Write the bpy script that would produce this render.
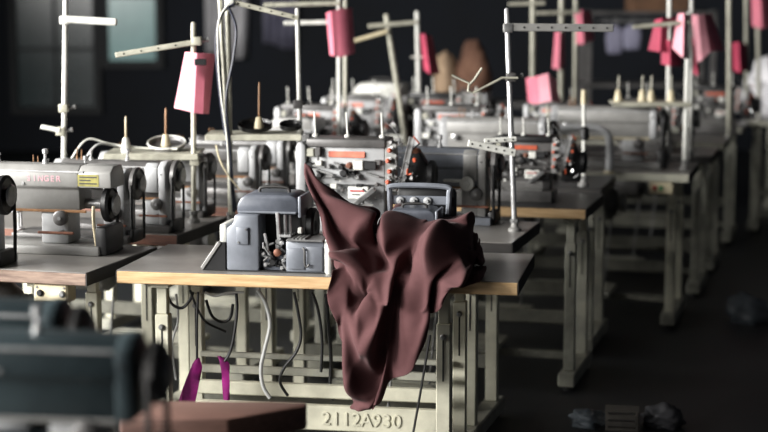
import bpy, bmesh, math, random
from mathutils import Vector, Matrix, Euler
random.seed(7)
R = math.radians
for o in list(bpy.data.objects): bpy.data.objects.remove(o)
scene = bpy.context.scene
C = scene.collection
# ------------------------------------------------------------------ camera
F_PX, CX, CY, HC, TH = 1730.0, 384.0, 216.0, 1.64, R(7.67)
cam_d = bpy.data.cameras.new('camera'); cam = bpy.data.objects.new('camera', cam_d); C.objects.link(cam)
cam.location = (0, 0, HC); cam.rotation_euler = (math.pi/2 - TH, 0, 0)
cam_d.sensor_width = 36; cam_d.lens = 36*F_PX/768
cam_d.clip_end = 100
cam_d.dof.use_dof = True; cam_d.dof.focus_distance = 5.5; cam_d.dof.aperture_fstop = 1.9
scene.camera = cam
# ------------------------------------------------------------------ world, light, exposure
w = bpy.data.worlds.new('world'); scene.world = w; w.use_nodes = True
w.node_tree.nodes['Background'].inputs[0].default_value = (.55, .68, .8, 1)
w.node_tree.nodes['Background'].inputs[1].default_value = .012
def area(name, loc, target, sx, sy, power, col):
    d = bpy.data.lights.new(name, 'AREA'); d.shape = 'RECTANGLE'; d.size = sx; d.size_y = sy; d.energy = power; d.color = col
    o = bpy.data.objects.new(name, d); C.objects.link(o); o.location = loc
    o.rotation_euler = (Vector(target)-Vector(loc)).to_track_quat('-Z', 'Y').to_euler()
    return o
LWX = -4.6                                  # inner face of the left wall
WIN_Y = (.6, 3.0, 5.4, 7.8, 10.2)           # window centres along the left wall
for k, y in enumerate(WIN_Y):               # daylight entering by each window of the left wall
    area('window_daylight', (LWX+.06, y, 2.2), (LWX+3, y, 1.35), 1.6, 1.6, (150, 640, 640, 90, 150)[k], (1, .98, .945))
scene.view_settings.view_transform = 'Standard'; scene.view_settings.look = 'None'
scene.view_settings.gamma = 1; scene.view_settings.use_curve_mapping = False
scene.view_settings.exposure = -0.12
# ------------------------------------------------------------------ helpers
FWD = Vector((0, math.cos(TH), -math.sin(TH))); UP = Vector((0, math.sin(TH), math.cos(TH))); RT = Vector((1, 0, 0))
def ray(px, py): return FWD + RT*((px-CX)/F_PX) - UP*((py-CY)/F_PX)
def W(px, py, Y):
    d = ray(px, py); return Vector((0, 0, HC)) + d*(Y/d.y)
def G(px, py, z=.75):
    d = ray(px, py); return Vector((0, 0, HC)) + d*((z-HC)/d.z)
def lin(h):
    h = h.lstrip('#'); out = []
    for i in (0, 2, 4):
        c = int(h[i:i+2], 16)/255; out.append(c/12.92 if c <= .04045 else ((c+.055)/1.055)**2.4)
    return (*out, 1)
MATS = {}
def mat(name, c1, c2=None, rough=.5, metal=0, scale=14, emit=None, bump=0, stretch=None, trans=0, spec=.5, alpha=1, lo=.35, hi=.65, sheen=0):
    m = bpy.data.materials.new(name); m.use_nodes = True; nt = m.node_tree; n = nt.nodes; b = n['Principled BSDF']
    b.inputs['Base Color'].default_value = lin(c1); b.inputs['Roughness'].default_value = rough; b.inputs['Metallic'].default_value = metal
    b.inputs['Specular IOR Level'].default_value = spec
    if trans: b.inputs['Transmission Weight'].default_value = trans
    if alpha < 1: b.inputs['Alpha'].default_value = alpha
    if sheen: b.inputs['Sheen Weight'].default_value = sheen
    if emit: b.inputs['Emission Color'].default_value = lin(emit[0]); b.inputs['Emission Strength'].default_value = emit[1]
    if c2:
        tc = n.new('ShaderNodeTexCoord'); mp = n.new('ShaderNodeMapping'); nz = n.new('ShaderNodeTexNoise'); cr = n.new('ShaderNodeValToRGB')
        if stretch: mp.inputs['Scale'].default_value = stretch
        nz.inputs['Scale'].default_value = scale; nz.inputs['Detail'].default_value = 6; nz.inputs['Roughness'].default_value = .65
        cr.color_ramp.elements[0].position = lo; cr.color_ramp.elements[1].position = hi
        cr.color_ramp.elements[0].color = lin(c1); cr.color_ramp.elements[1].color = lin(c2)
        L = nt.links; L.new(tc.outputs['Object'], mp.inputs[0]); L.new(mp.outputs[0], nz.inputs['Vector']); L.new(nz.outputs[0], cr.inputs[0]); L.new(cr.outputs[0], b.inputs['Base Color'])
        if bump:
            bp = n.new('ShaderNodeBump'); bp.inputs['Strength'].default_value = bump; bp.inputs['Distance'].default_value = .004
            L.new(nz.outputs[0], bp.inputs['Height']); L.new(bp.outputs[0], b.inputs['Normal'])
    MATS[name] = m; return m
mat('cream', 'd0cdb9', 'aaa897', .45, 0, 9, lo=.3, hi=.75)              # painted stands
mat('beam', '77766b', '58584f', .5, 0, 9)
mat('creamdark', 'a9a798', '84847a', .5, 0, 9)
mat('laminate', '85827e', '6a6764', .34, 0, 5, lo=.3, hi=.7)
mat('laminate_dark', '2c2c2d', '1d1d1e', .4, 0, 5)
mat('ply', 'cfb086', 'ae8c60', .6, 0, 7, stretch=(1, 12, 12), bump=.1)
mat('ply_grey', '8a7566', '5e4a40', .65, 0, 9, stretch=(1, 10, 10), bump=.1)
mat('ply_brown', '7d5240', '4d2f26', .65, 0, 9, stretch=(1, 10, 10))
mat('bench', '6b4e44', '533a32', .6, 0, 9, stretch=(1, 10, 10))
mat('crate', '4c4842', '36332f', .7, 0, 12)
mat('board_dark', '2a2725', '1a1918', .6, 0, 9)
mat('greyblue', '7d8189', '62666d', .38, .1, 12, lo=.3, hi=.8)
mat('greyblue_dark', '5f636c', '4a4e56', .35, .1, 12)
mat('grey', '93928f', '747371', .4, .1, 10, lo=.3, hi=.8)
mat('grey_pale', 'b0b1b2', '8a8b8c', .4, .1, 12, lo=.3, hi=.8)
mat('grey_dark', '62605f', '484746', .4, .1, 10)
mat('teal_dark', '3a474b', '2a3438', .4, .1, 8)
mat('white', 'd8d8d2', 'b9b9b2', .4, 0, 12)
mat('rail', 'bab8a8', '8f8d80', .4, .1, 12)
mat('chrome', 'd2d2d2', 'a6a6a6', .25, .55, 20)
mat('steel', '9a9a99', '6c6c6c', .35, .45, 20)
mat('black', '141416', '0b0b0c', .45, 0, 12)
mat('rubber', '0c0c0d', None, .6)
mat('rust', '8a5a44', '5b3527', .6, .2, 25)
mat('brass', '9a7350', '6d4d30', .5, .2, 18)
mat('orange', 'b8502d', '984026', .5, 0, 18)
mat('coral', 'cf7a63', 'b9624f', .5, 0, 18)
mat('pink_print', 'b98a92', None, .5)
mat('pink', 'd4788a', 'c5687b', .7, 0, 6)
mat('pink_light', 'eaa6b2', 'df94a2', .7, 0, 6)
mat('pink_deep', 'b03a55', '97304a', .7, 0, 6)
mat('yellow', '8c8540', '6f6932', .6, 0, 40)
mat('bone', 'd2c7a8', 'b3a688', .45, 0, 12)
mat('magenta', 'a3127f', '6d0b57', .75, 0, 12)
mat('cable_blue', '12172b', None, .45)
mat('cable_grey', 'a9aaa8', None, .45)
mat('cable_white', 'cfcfc6', None, .45)
mat('cloth', '523637', '452c2d', .9, 0, 6, bump=.05, sheen=.04, spec=.15)
mat('dish', '101011', '1a1a1a', .25, .2, 10)
mat('red', 'a02a2a', None, .4)
mat('green', '2f7a4a', None, .4)
mat('teal', '2a8d92', None, .5)
mat('card', '6a4c36', '523a29', .8, 0, 8)
mat('plastic_bag', '6a737b', '3a4148', .22, 0, 15, alpha=.55)
mat('sack', '3d3d40', '26262a', .8, 0, 10, bump=.3)
mat('linen', 'ecebee', 'cfced2', .85, 0, 5)
mat('lilac', '8f8ea2', '6d6c80', .85, 0, 5)
mat('fabric_brown', '7b5a48', '5a3d30', .9, 0, 5)
mat('fabric_sand', 'b59b80', '927a62', .9, 0, 5)
mat('floor', '1a1c1f', '0f1113', .5, 0, 1.6, bump=.05, lo=.3, hi=.7)
mat('wall', '0e1622', '090f18', .8, 0, 1.2)
mat('ceiling', '1d1f22', '15171a', .9, 0, 1)
mat('glass_dim', '16252a', '0d171c', .2, 0, 1.2, emit=('5f8d8c', .02))
mat('glass_pale', '5c8283', '3d5a5c', .2, 0, 2, emit=('8fb9b5', .3))
mat('pane_day', 'cfd8dc', None, .2, emit=('eef4f8', 1.0))
mat('frame_dark', '141b20', '0e1317', .6, 0, 4)

class MB:
    def __init__(s): s.v = []; s.f = []
    def add(s, vs, fs, M=None):
        b = len(s.v)
        for p in vs: s.v.append(tuple(M @ Vector(p)) if M else tuple(p))
        for q in fs: s.f.append([b+i for i in q])
        return s
    def box(s, x0, x1, y0, y1, z0, z1, M=None):
        return s.add([(x0,y0,z0),(x1,y0,z0),(x1,y1,z0),(x0,y1,z0),(x0,y0,z1),(x1,y0,z1),(x1,y1,z1),(x0,y1,z1)],
              [(0,3,2,1),(4,5,6,7),(0,1,5,4),(1,2,6,5),(2,3,7,6),(3,0,4,7)], M)
    def bar(s, p0, p1, wd, ht, up=(0,0,1)):
        p0, p1 = Vector(p0), Vector(p1); d = p1-p0; L = d.length; z = d.normalized(); u = Vector(up)
        if abs(z.dot(u)) > .98: u = Vector((0, 1, 0))
        x = u.cross(z).normalized(); y = z.cross(x)
        M = Matrix((x, y, z)).transposed().to_4x4(); M.translation = p0
        return s.box(-wd/2, wd/2, -ht/2, ht/2, 0, L, M)
    def prism(s, prof, lo, hi, axis='x', M=None):          # profile extruded along an axis; prof in the two other axes
        n = len(prof)
        def P(a, b, t): return {'x': (t, a, b), 'y': (a, t, b), 'z': (a, b, t)}[axis]
        vs = [P(a, b, lo) for a, b in prof]+[P(a, b, hi) for a, b in prof]
        fs = [tuple(range(n))[::-1], tuple(range(n, 2*n))]+[(i, (i+1) % n, n+(i+1) % n, n+i) for i in range(n)]
        return s.add(vs, fs, M)
    def lathe(s, prof, p=(0,0,0), ax=(0,0,1), n=20):       # prof [(r,h)...]
        q = Vector((0,0,1)).rotation_difference(Vector(ax).normalized()).to_matrix().to_4x4(); q.translation = Vector(p)
        vs = []; fs = []
        for r, h in prof:
            for k in range(n): a = 2*math.pi*k/n; vs.append((r*math.cos(a), r*math.sin(a), h))
        for i in range(len(prof)-1):
            for k in range(n): fs.append((i*n+k, i*n+(k+1) % n, (i+1)*n+(k+1) % n, (i+1)*n+k))
        if prof[0][0] > 1e-6: fs.append(tuple(range(n))[::-1])
        if prof[-1][0] > 1e-6: fs.append(tuple(range((len(prof)-1)*n, len(prof)*n)))
        return s.add(vs, fs, q)
    def cyl(s, p0, p1, r, r1=None, n=12):
        p0, p1 = Vector(p0), Vector(p1); L = (p1-p0).length
        return s.lathe([(r, 0), (r if r1 is None else r1, L)], p0, p1-p0, n)
    def tube(s, pts, r, n=8, closed=False):
        pts = [Vector(p) for p in pts]; m = len(pts); vs = []; fs = []; u = None
        for i, p in enumerate(pts):
            t = (pts[(i+1) % m if closed else min(i+1, m-1)]-pts[(i-1) % m if closed else max(i-1, 0)]).normalized()
            if u is None: u = t.orthogonal().normalized()
            u = (u-t*u.dot(t)).normalized(); v = t.cross(u)
            for k in range(n): a = 2*math.pi*k/n; vs.append(p+u*r*math.cos(a)+v*r*math.sin(a))
        for i in range(m if closed else m-1):
            j = (i+1) % m
            for k in range(n): fs.append((i*n+k, i*n+(k+1) % n, j*n+(k+1) % n, j*n+k))
        if not closed: fs += [tuple(range(n))[::-1], tuple(range((m-1)*n, m*n))]
        return s.add(vs, fs)
    def build(s, name, material, parent=None, bevel=0, seg=1, angle=35, smooth=True):
        me = bpy.data.meshes.new(name); me.from_pydata(s.v, [], s.f)
        bm = bmesh.new(); bm.from_mesh(me); bmesh.ops.recalc_face_normals(bm, faces=bm.faces)
        if bevel:
            es = [e for e in bm.edges if len(e.link_faces) == 2 and e.calc_face_angle(0) > R(28)]
            bmesh.ops.bevel(bm, geom=es, offset=bevel, segments=seg, affect='EDGES', profile=.5, clamp_overlap=True)
        bm.to_mesh(me); bm.free()
        if smooth:
            me.polygons.foreach_set('use_smooth', [True]*len(me.polygons)); me.set_sharp_from_angle(angle=R(angle))
        me.materials.append(MATS[material])
        o = bpy.data.objects.new(name, me); C.objects.link(o); o.parent = parent
        return o
def tag(o, label=None, cat=None, group=None, kind=None):
    if label: o['label'] = label
    if cat: o['category'] = cat
    if group: o['group'] = group
    if kind: o['kind'] = kind
    return o
def empty(name, loc=(0,0,0), rz=0):
    o = bpy.data.objects.new(name, None); C.objects.link(o); o.location = loc; o.rotation_euler = (0, 0, rz); o.empty_display_size = .1
    return o
KIDS = {}
def copy_tree(o, parent=None):
    c = o.copy(); C.objects.link(c); c.parent = parent
    for ch in [x for x in bpy.data.objects if x.parent == o]: copy_tree(ch, c)
    return c
PROTO = {}
def place(kind, maker, loc, yaw, label, cat, group, scale=1):
    if kind not in PROTO: o = PROTO[kind] = maker()
    else:
        o = copy_tree(PROTO[kind])
        for k in ('label', 'category', 'group'):
            if k in o: del o[k]
    o.location = loc; o.rotation_euler = (0, 0, -R(yaw)); o.scale = (scale,)*3
    return tag(o, label, cat, group)
def curve_pts(cp, n=8):                                   # Catmull-Rom through points
    cp = [Vector(p) for p in cp]; out = []
    for i in range(len(cp)-1):
        p0, p1, p2, p3 = cp[max(i-1, 0)], cp[i], cp[i+1], cp[min(i+2, len(cp)-1)]
        for k in range(n):
            t = k/n; out.append(.5*((2*p1)+(p2-p0)*t+(2*p0-5*p1+4*p2-p3)*t*t+(3*p1-p0-3*p2+p3)*t**3))
    return out+[cp[-1]]

# ------------------------------------------------------------------ room
def struct(o): o['kind'] = 'structure'; return o
XL, XR, YB, YF, ZC = LWX, 5.2, 17.0, -2.6, 3.6
struct(MB().box(XL-.3, XR+.2, YF-.2, YB+.2, -.1, 0).build('floor', 'floor'))
struct(MB().box(XL-.3, XR+.2, YF-.2, YB+.2, ZC, ZC+.1).build('ceiling', 'ceiling'))
struct(MB().box(XL-.3, XR+.2, YB, YB+.2, 0, ZC).build('wall_back', 'wall'))
struct(MB().box(XR, XR+.2, YF, YB, 0, ZC).build('wall_right', 'wall'))
struct(MB().box(XL-.3, XR, YF-.2, YF, 0, ZC).build('wall_front', 'wall'))
m = MB(); edges = [YF]
for y in WIN_Y: edges += [y-.95, y+.95]
edges.append(YB)
for i in range(0, len(edges), 2): m.box(XL-.3, XL, edges[i], edges[i+1], 0, ZC)
for y in WIN_Y: m.box(XL-.3, XL, y-.95, y+.95, 0, 1.2); m.box(XL-.3, XL, y-.95, y+.95, 3.1, ZC)
struct(m.build('wall_left', 'wall'))
for k, y in enumerate(WIN_Y):
    wo = struct(empty('window_%d' % (k+1), (XL-.18, y, 1.2)))
    f = MB(); f.box(-.03, .03, -.95, -.89, 0, 1.9).box(-.03, .03, .89, .95, 0, 1.9).box(-.03, .03, -.89, .89, 0, .06).box(-.03, .03, -.89, .89, 1.84, 1.9)
    f.build('window_frame', 'frame_dark', wo)
    MB().box(-.025, .025, -.02, .02, .06, 1.84).build('mullion', 'frame_dark', wo)
    for s in (-1, 1): MB().box(-.006, .006, min(s*.02, s*.89), max(s*.02, s*.89), .06, 1.84).build('pane', 'pane_day', wo)

# ------------------------------------------------------------------ sewing tables
TBL = 'sewing tables standing in rows'
TOPZ = .75
def make_table(wd=1.2, dp=.55, edge='ply', top='laminate', inset=.2, inset_l=None, legc='cream', motor=True, xbeam=True, switch=None, name='sewing_table', z=TOPZ):
    t = empty(name); hw, hd = wd/2, dp/2
    MB().box(-hw, hw, -hd, hd, z-.042, z-.003).build('tabletop', edge, t, .003)
    MB().box(-hw+.001, hw-.001, -hd+.001, hd-.001, z-.003, z).build('laminate', top, t)
    for sx in (-1, 1): MB().box(sx*hw-.0015, sx*hw+.0015, -hd, hd, z-.042, z-.0035).build('end_shade', 'board_dark', t)  # dark strips put the shade of the table ends into colour
    for sx in (-1, 1):
        x = hw-inset if sx > 0 else -(hw-(inset if inset_l is None else inset_l))
        MB().box(x-.03, x+.03, -hd+.05, hd-.05, z-.062, z-.0425).build('top_bracket', legc, t, .002)
        MB().box(x-.035, x+.035, -hd+.0, hd-.0, .02, .075).build('foot', 'creamdark', t, .006)
        for sy in (-1, 1):
            y = sy*(hd-.085)
            lg = MB(); lg.box(x-.022, x+.022, y-.02, y+.02, .075, .6).box(x-.017, x+.017, y-.015, y+.015, .6, z-.0625)
            lo = lg.build('leg', legc, t, .003)
            MB().box(x-.0025, x+.0025, y-.0212, y-.019, .42, .55).build('slot', 'black', lo)
            MB().lathe([(.0095, 0), (.0095, .007), (.005, .012)], (x, y-.0195, .56), (0, -1, 0), 10).build('bolt', 'steel', lo)
            MB().lathe([(.022, 0), (.022, .012), (.012, .022)], (x, sy*(hd-.05), 0), (0,0,1), 12).build('foot_pad', 'rubber', t)
    if xbeam:
        xa = hw-inset-.022; xl = hw-(inset if inset_l is None else inset_l)-.022
        MB().box(-xl, xa, hd-.1, hd-.07, .2, .255).build('cross_beam', 'beam', t, .003)
        MB().box(-xl, xa, -.02, .02, .085, .115).build('treadle_shaft', 'beam', t, .003)
        tr = MB().box(-.22, .22, -.16, .13, .12, .145).build('treadle', 'creamdark', t, .006)
        for k in range(5): MB().box(-.19, .19, -.13+k*.055, -.105+k*.055, .145, .15).build('treadle_rib', 'creamdark', tr)
        MB().cyl((.16, .09, .145), (.2, .09, z-.2), .005).build('treadle_rod', 'steel', t)
    if motor:
        mo = MB(); mo.lathe([(.03, 0), (.075, .015), (.085, .04), (.085, .17), (.06, .2), (.03, .21)], (.02, .05, z-.19), (1, 0, 0), 18)
        mm = mo.build('motor', 'grey_dark', t, .002)
        MB().box(.07, .15, .02, .08, z-.12, z-.0425).build('motor_mount', 'grey_dark', mm, .003)
        MB().lathe([(.045, 0), (.05, .004), (.04, .012), (.05, .02), (.045, .024)], (.24, .05, z-.19), (1, 0, 0), 18).build('pulley', 'steel', mm)
    if switch is not None:
        sb = MB().box(switch-.055, switch+.055, -hd+.015, -hd+.075, z-.1, z-.0425).build('switch_box', 'bone', t, .005)
        MB().lathe([(.012, 0), (.012, .008), (.008, .012)], (switch-.025, -hd+.015, z-.07), (0,-1,0), 12).build('button', 'red', sb)
        MB().lathe([(.012, 0), (.012, .008), (.008, .012)], (switch+.012, -hd+.015, z-.07), (0,-1,0), 12).build('button', 'green', sb)
        for sx in (-1, 1): MB().lathe([(.006, 0), (.005, .004)], (switch+sx*.046, -hd+.015, z-.055), (0,-1,0), 8).build('screw', 'steel', sb)
    return t
class Frame:                                            # placed table: local->world for things that stand on it
    def __init__(s, o, yaw): s.o = o; s.yaw = yaw
def table(px, py, yaw, label, wd=1.2, dp=.55, z=TOPZ, **kw):
    p = G(px, py, z); a = R(yaw); r = Vector((math.cos(a), -math.sin(a), 0)); d = Vector((math.sin(a), math.cos(a), 0))
    c = p-r*(wd/2)+d*(dp/2); c.z = 0
    t = make_table(wd, dp, z=z, **kw); t.location = c; t.rotation_euler = (0, 0, -a)
    tag(t, label, 'table', TBL); return t
T1 = table(518, 282, 10, 'sewing table with bright plywood front edge under the brown garment', 1.26, .55, inset=.235, inset_l=.125)
T2 = table(512, 243, 15, 'dark sewing table directly behind the one with the brown garment', 1.08, .55, edge='board_dark', top='laminate', inset=.16)
T3 = table(586, 209, 15, 'sewing table with short light wood edge right of the chrome pole', 1.2, .5, edge='ply', top='laminate_dark', inset=.07, legc='creamdark')
T4 = table(601, 188, 15, 'black-topped sewing table just in front of the far grey flatbed machine', 1.15, .5, edge='board_dark', top='laminate_dark', inset=.06, legc='creamdark')
T5 = table(689, 174, 15, 'sewing table with beige switch box under its right front corner', 1.2, .55, edge='creamdark', top='laminate', inset=.085, switch=None)
T6 = table(712, 156, 15, 'sewing table one row behind the table with the beige switch box', 1.2, .5, edge='board_dark', top='laminate', inset=.08, legc='creamdark')
T7 = table(725, 143, 15, 'far sewing table with pale top under the right-hand pink sheets', 1.2, .5, edge='creamdark', top='laminate', inset=.08, legc='creamdark')
T8 = table(742, 127, 15, 'farthest sewing table of the row beside the right aisle', 1.2, .5, edge='creamdark', top='laminate', inset=.08, legc='creamdark')
A1 = table(86, 273, 15.5, 'sewing table with worn grey-brown edge at the left, one machine at its back', 1.25, .56, edge='ply_grey', inset=.2, switch=None)
A2 = table(177, 235, 15.5, 'sewing table with dark brown edge under the two pale machine pillars', 1.2, .52, edge='ply_brown', inset=.15)
A3 = table(262, 208, 16, 'sewing table behind the big flat thread trays', 1.2, .5, edge='ply_brown', inset=.12)
A4 = table(322, 184, 16, 'sewing table behind the grey machine with the coral strip', 1.2, .5, edge='board_dark', inset=.12)
A5 = table(375, 164, 16, 'far sewing table below the folded pink sheet on the double pole', 1.2, .5, edge='board_dark', inset=.12)
A6 = table(420, 148, 16, 'far sewing table below the pale leaning pole', 1.2, .5, edge='board_dark', inset=.12)
A7 = table(468, 133, 16, 'farthest sewing table of the middle row, below the brown fabric heap', 1.2, .5, edge='board_dark', inset=.12)
F0 = make_table(1.3, .62, edge='ply_brown', inset=.2); F0.location = (-1.02, 3.14, 0); F0.rotation_euler = (0, 0, -R(12))
tag(F0, 'sewing table in the near left corner carrying the two blurred machines', 'table', TBL)
C1 = table(902, 123, 15, 'sewing table across the aisle at the far right', 1.0, .5, edge='creamdark', inset=.08, legc='creamdark')
C2 = table(905, 111, 15, 'farther sewing table across the aisle at the far right', 1.0, .5, edge='creamdark', inset=.08, legc='creamdark')
A8 = table(560, 104, 16, 'distant sewing table carrying the brown and sand fabric heaps', 1.2, .5, edge='board_dark', inset=.12)
# switch boxes
def switch_box(t, x, hd, z=TOPZ, big=False):
    sb = MB().box(x-.058, x+.058, -hd+.015, -hd+.08, z-.103, z-.0425).build('switch_box', 'bone', t, .006)
    for dx, mt in ((-.03, 'red'), (.0, 'green')) if not big else ((-.035, 'black'), (.04, 'steel')):
        MB().lathe([(.011, 0), (.011, .006), (.007, .01)], (x+dx, -hd+.016, z-.073), (0, -1, 0), 12).build('button', mt, sb)
    for dx in (-.046, .046): MB().lathe([(.005, 0), (.004, .003)], (x+dx, -hd+.016, z-.055), (0, -1, 0), 8).build('screw', 'steel', sb)
switch_box(T5, .6-.13, .275); switch_box(A1, .625-.13, .28, big=True)
# the front table: heavy pressed beam with raised lettering and its companions
def lettering(txt, size, depth, material, parent, loc, step, name='raised_character'):
    for k, ch in enumerate(txt):
        cu = bpy.data.curves.new(name, 'FONT'); cu.body = ch; cu.size = size; cu.extrude = depth; cu.align_x = 'CENTER'; cu.align_y = 'CENTER'
        to = bpy.data.objects.new(name, cu); C.objects.link(to)
        me = bpy.data.meshes.new_from_object(to.evaluated_get(bpy.context.evaluated_depsgraph_get()))
        bpy.data.objects.remove(to); me.materials.clear(); me.materials.append(MATS[material]); me.name = name
        o = bpy.data.objects.new(name, me); C.objects.link(o); o.parent = parent
        o.location = (loc[0]+(k-(len(txt)-1)/2)*step, loc[1], loc[2]); o.rotation_euler = (math.pi/2, 0, 0)
b = MB().box(-.48, .37, .02, .05, .185, .268).build('embossed_beam', 'cream', T1, .004)
lettering('2112A930', .062, .0035, 'cream', b, (.095, .019, .225), .0335)
MB().box(-.48, .37, .055, .085, .283, .328).build('rail', 'cream', T1, .004)
MB().box(-.48, .37, .1, .12, .345, .372).build('rail', 'creamdark', T1, .003)
MB().box(-.48, .37, .13, .15, .392, .41).build('rail', 'creamdark', T1, .003)
gs = MB(); gs.prism([(-.02, .7), (.0, .7), (.13, .57), (.11, .57)], .03, .055, 'y'); gs.build('brace', 'creamdark', T1, .002)

# ------------------------------------------------------------------ machines
MG = 'sewing machines on the tables'
def make_lock(body='grey', plate='grey_pale', wheel='black', marked=False, end_pillar=False, strip='brass'):
    t = empty('lockstitch_machine')
    MB().box(-.25, .24, -.088, .088, 0, .03).build('bed', body, t, .006, 2)
    px0, px1 = (.12, .2) if end_pillar else (.03, .125) if marked else (.06, .155)
    wz = .155 if marked else .225 if end_pillar else .215; wr = 1.12 if end_pillar else 1
    MB().prism([(-.05, .03), (.055, .03), (.048, .16), (-.046, .16)], px0, px1, 'x').build('pillar', plate if end_pillar else 'grey_pale', t, .01, 2)
    arm = MB().prism([(-.05, .138), (.05, .138), (.052, .255), (.035, .28), (-.035, .28), (-.062, .262), (-.062, .212), (-.052, .205)], -.24, .165 if marked else .19, 'x').build('arm', body, t, .005, 2)
    MB().prism([(-.048, .1), (.045, .1), (.05, .25), (.03, .282), (-.03, .282), (-.06, .255)], -.275, -.235, 'x').build('face_plate', plate, t, .006, 2)
    MB().box(-.24, .185, -.052, -.044, .131, .1395).build('trim_strip', strip, arm, .001)
    MB().box(-.24, .185, -.0645, -.058, .2585, .2645).build('cover_rim', 'chrome', arm, .001)
    if marked: MB().prism([(.052, .21), (.052, .255), (.035, .28), (-.035, .28), (-.062, .262), (-.062, .212)], .1655, .275, 'x').build('arm_end', body, t, .005, 2)
    else: MB().prism([(-.055, .03 if end_pillar else .135), (.05, .03 if end_pillar else .135), (.055, .26), (.03, .284), (-.03, .284), (-.064, .262)], .185, .215, 'x').build('end_cover', plate, t, .005, 2)
    if end_pillar: MB().prism([(-.064, .16), (-.066, .262), (-.04, .28), (-.04, .16)], .13, .184, 'x').build('end_face', plate, t, .006, 2)
    MB().cyl((.165, 0, wz), (.235, 0, wz), .016).build('shaft', 'steel', t)
    hw = MB().lathe([(.012, 0), (.05*wr, 0), (.056*wr, .004), (.057*wr, .018), (.05*wr, .026), (.046*wr, .02), (.02, .02), (.018, .03), (.008, .032)], (.232, 0, wz), (1, 0, 0), 32).build('handwheel', wheel, t)
    MB().lathe([(.03, 0), (.036, .004), (.03, .009)], (.262, 0, wz), (1, 0, 0), 20).build('wheel_rim', 'steel', hw)
    MB().tube(curve_pts([(.246-.03*marked, -.062, wz), (.246-.03*marked, -.064, .1), (.246-.02*marked, -.06, 0.004)], 5), .006).build('belt', 'bone' if marked else 'rubber', t)
    MB().tube(curve_pts([(.246, .056, wz), (.246, .058, .1), (.246, .05, 0.004)], 5), .006).build('belt', 'rubber', t)
    if end_pillar: MB().box(.222, .25, -.05, .05, 0.0, .05).build('belt_guard', 'black', t, .008, 2)
    else: MB().box(.222, .262, -.075, .075, 0.0, .09).build('belt_guard', 'black', t, .008, 2)
    dx = px1-.02
    dial = MB().lathe([(.012, 0), (.012, .01), (.024, .012), (.024, .026), (.018, .03)], (dx, -.045, .115), (0, -1, 0), 22).build('stitch_dial', 'grey_dark', t)
    MB().lathe([(.006, 0), (.006, .004)], (dx, -.075, .115), (0, -1, 0), 10).build('dial_pin', 'chrome', dial)
    MB().bar((dx-.07, -.08, .07), (dx+.05, -.08, .07), .012, .008).build('reverse_lever', 'rust', t, .002)
    MB().cyl((dx-.0, -.08, .07), (dx, -.045, .07), .006).build('lever_pivot', 'steel', t)
    MB().cyl((-.255, -.01, .1), (-.255, -.01, .035), .005).build('needle_bar', 'chrome', t)
    MB().cyl((-.255, .01, .1), (-.255, .01, .04), .005).build('presser_bar', 'chrome', t)
    MB().box(-.268, -.242, -.03, .014, .031, .036).build('presser_foot', 'chrome', t, .001)
    MB().bar((-.277, -.035, .18), (-.277, -.04, .24), .006, .01).build('take_up_lever', 'chrome', t, .001)
    ten = MB().lathe([(.016, 0), (.016, .003), (.006, .004), (.006, .01), (.016, .011), (.016, .014), (.008, .016), (.008, .026)], (-.2, -.055, .19), (0, -1, 0), 16).build('tension_disc', 'chrome', t)
    for x, h in ((-.19, .045), (-.17, .04)): MB().lathe([(.004, 0), (.004, .012), (.002, .013), (.002, h)], (x, .0, .28), (0,0,1), 8).build('thread_pin', 'brass', t)
    MB().lathe([(.008, 0), (.008, .008), (.004, .01), (.004, .022), (.007, .024), (.007, .03)], (-.13, .0, .28), (0,0,1), 10).build('thread_guide_post', 'chrome', t)
    MB().lathe([(.009, 0), (.009, .012), (.005, .014), (.005, .028), (.009, .032), (.009, .045), (.004, .047)], (.03, .0, .28), (0,0,1), 10).build('oil_cap', 'chrome', t)
    MB().lathe([(.006, 0), (.005, .003)], (.2, -.06, .235), (0, -1, 0), 10).build('screw', 'black', t)
    MB().lathe([(.005, 0), (.005, .004)], (-.02, -.0615, .222), (0, -1, 0), 10).build('screw', 'chrome', t)
    if marked:
        st = MB().box(.165, .235, -.0632, -.0622, .217, .254).build('sticker', 'yellow', t)
        for k in range(3): MB().box(.171, .229-.02*(k == 1), -.0638, -.0632, .224+k*.01, .228+k*.01).build('printed_line', 'board_dark', st)
        lettering('SINGER', .026, .0004, 'pink_print', t, (.05, -.0626, .238), .02, 'printed_character')
    return t
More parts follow.
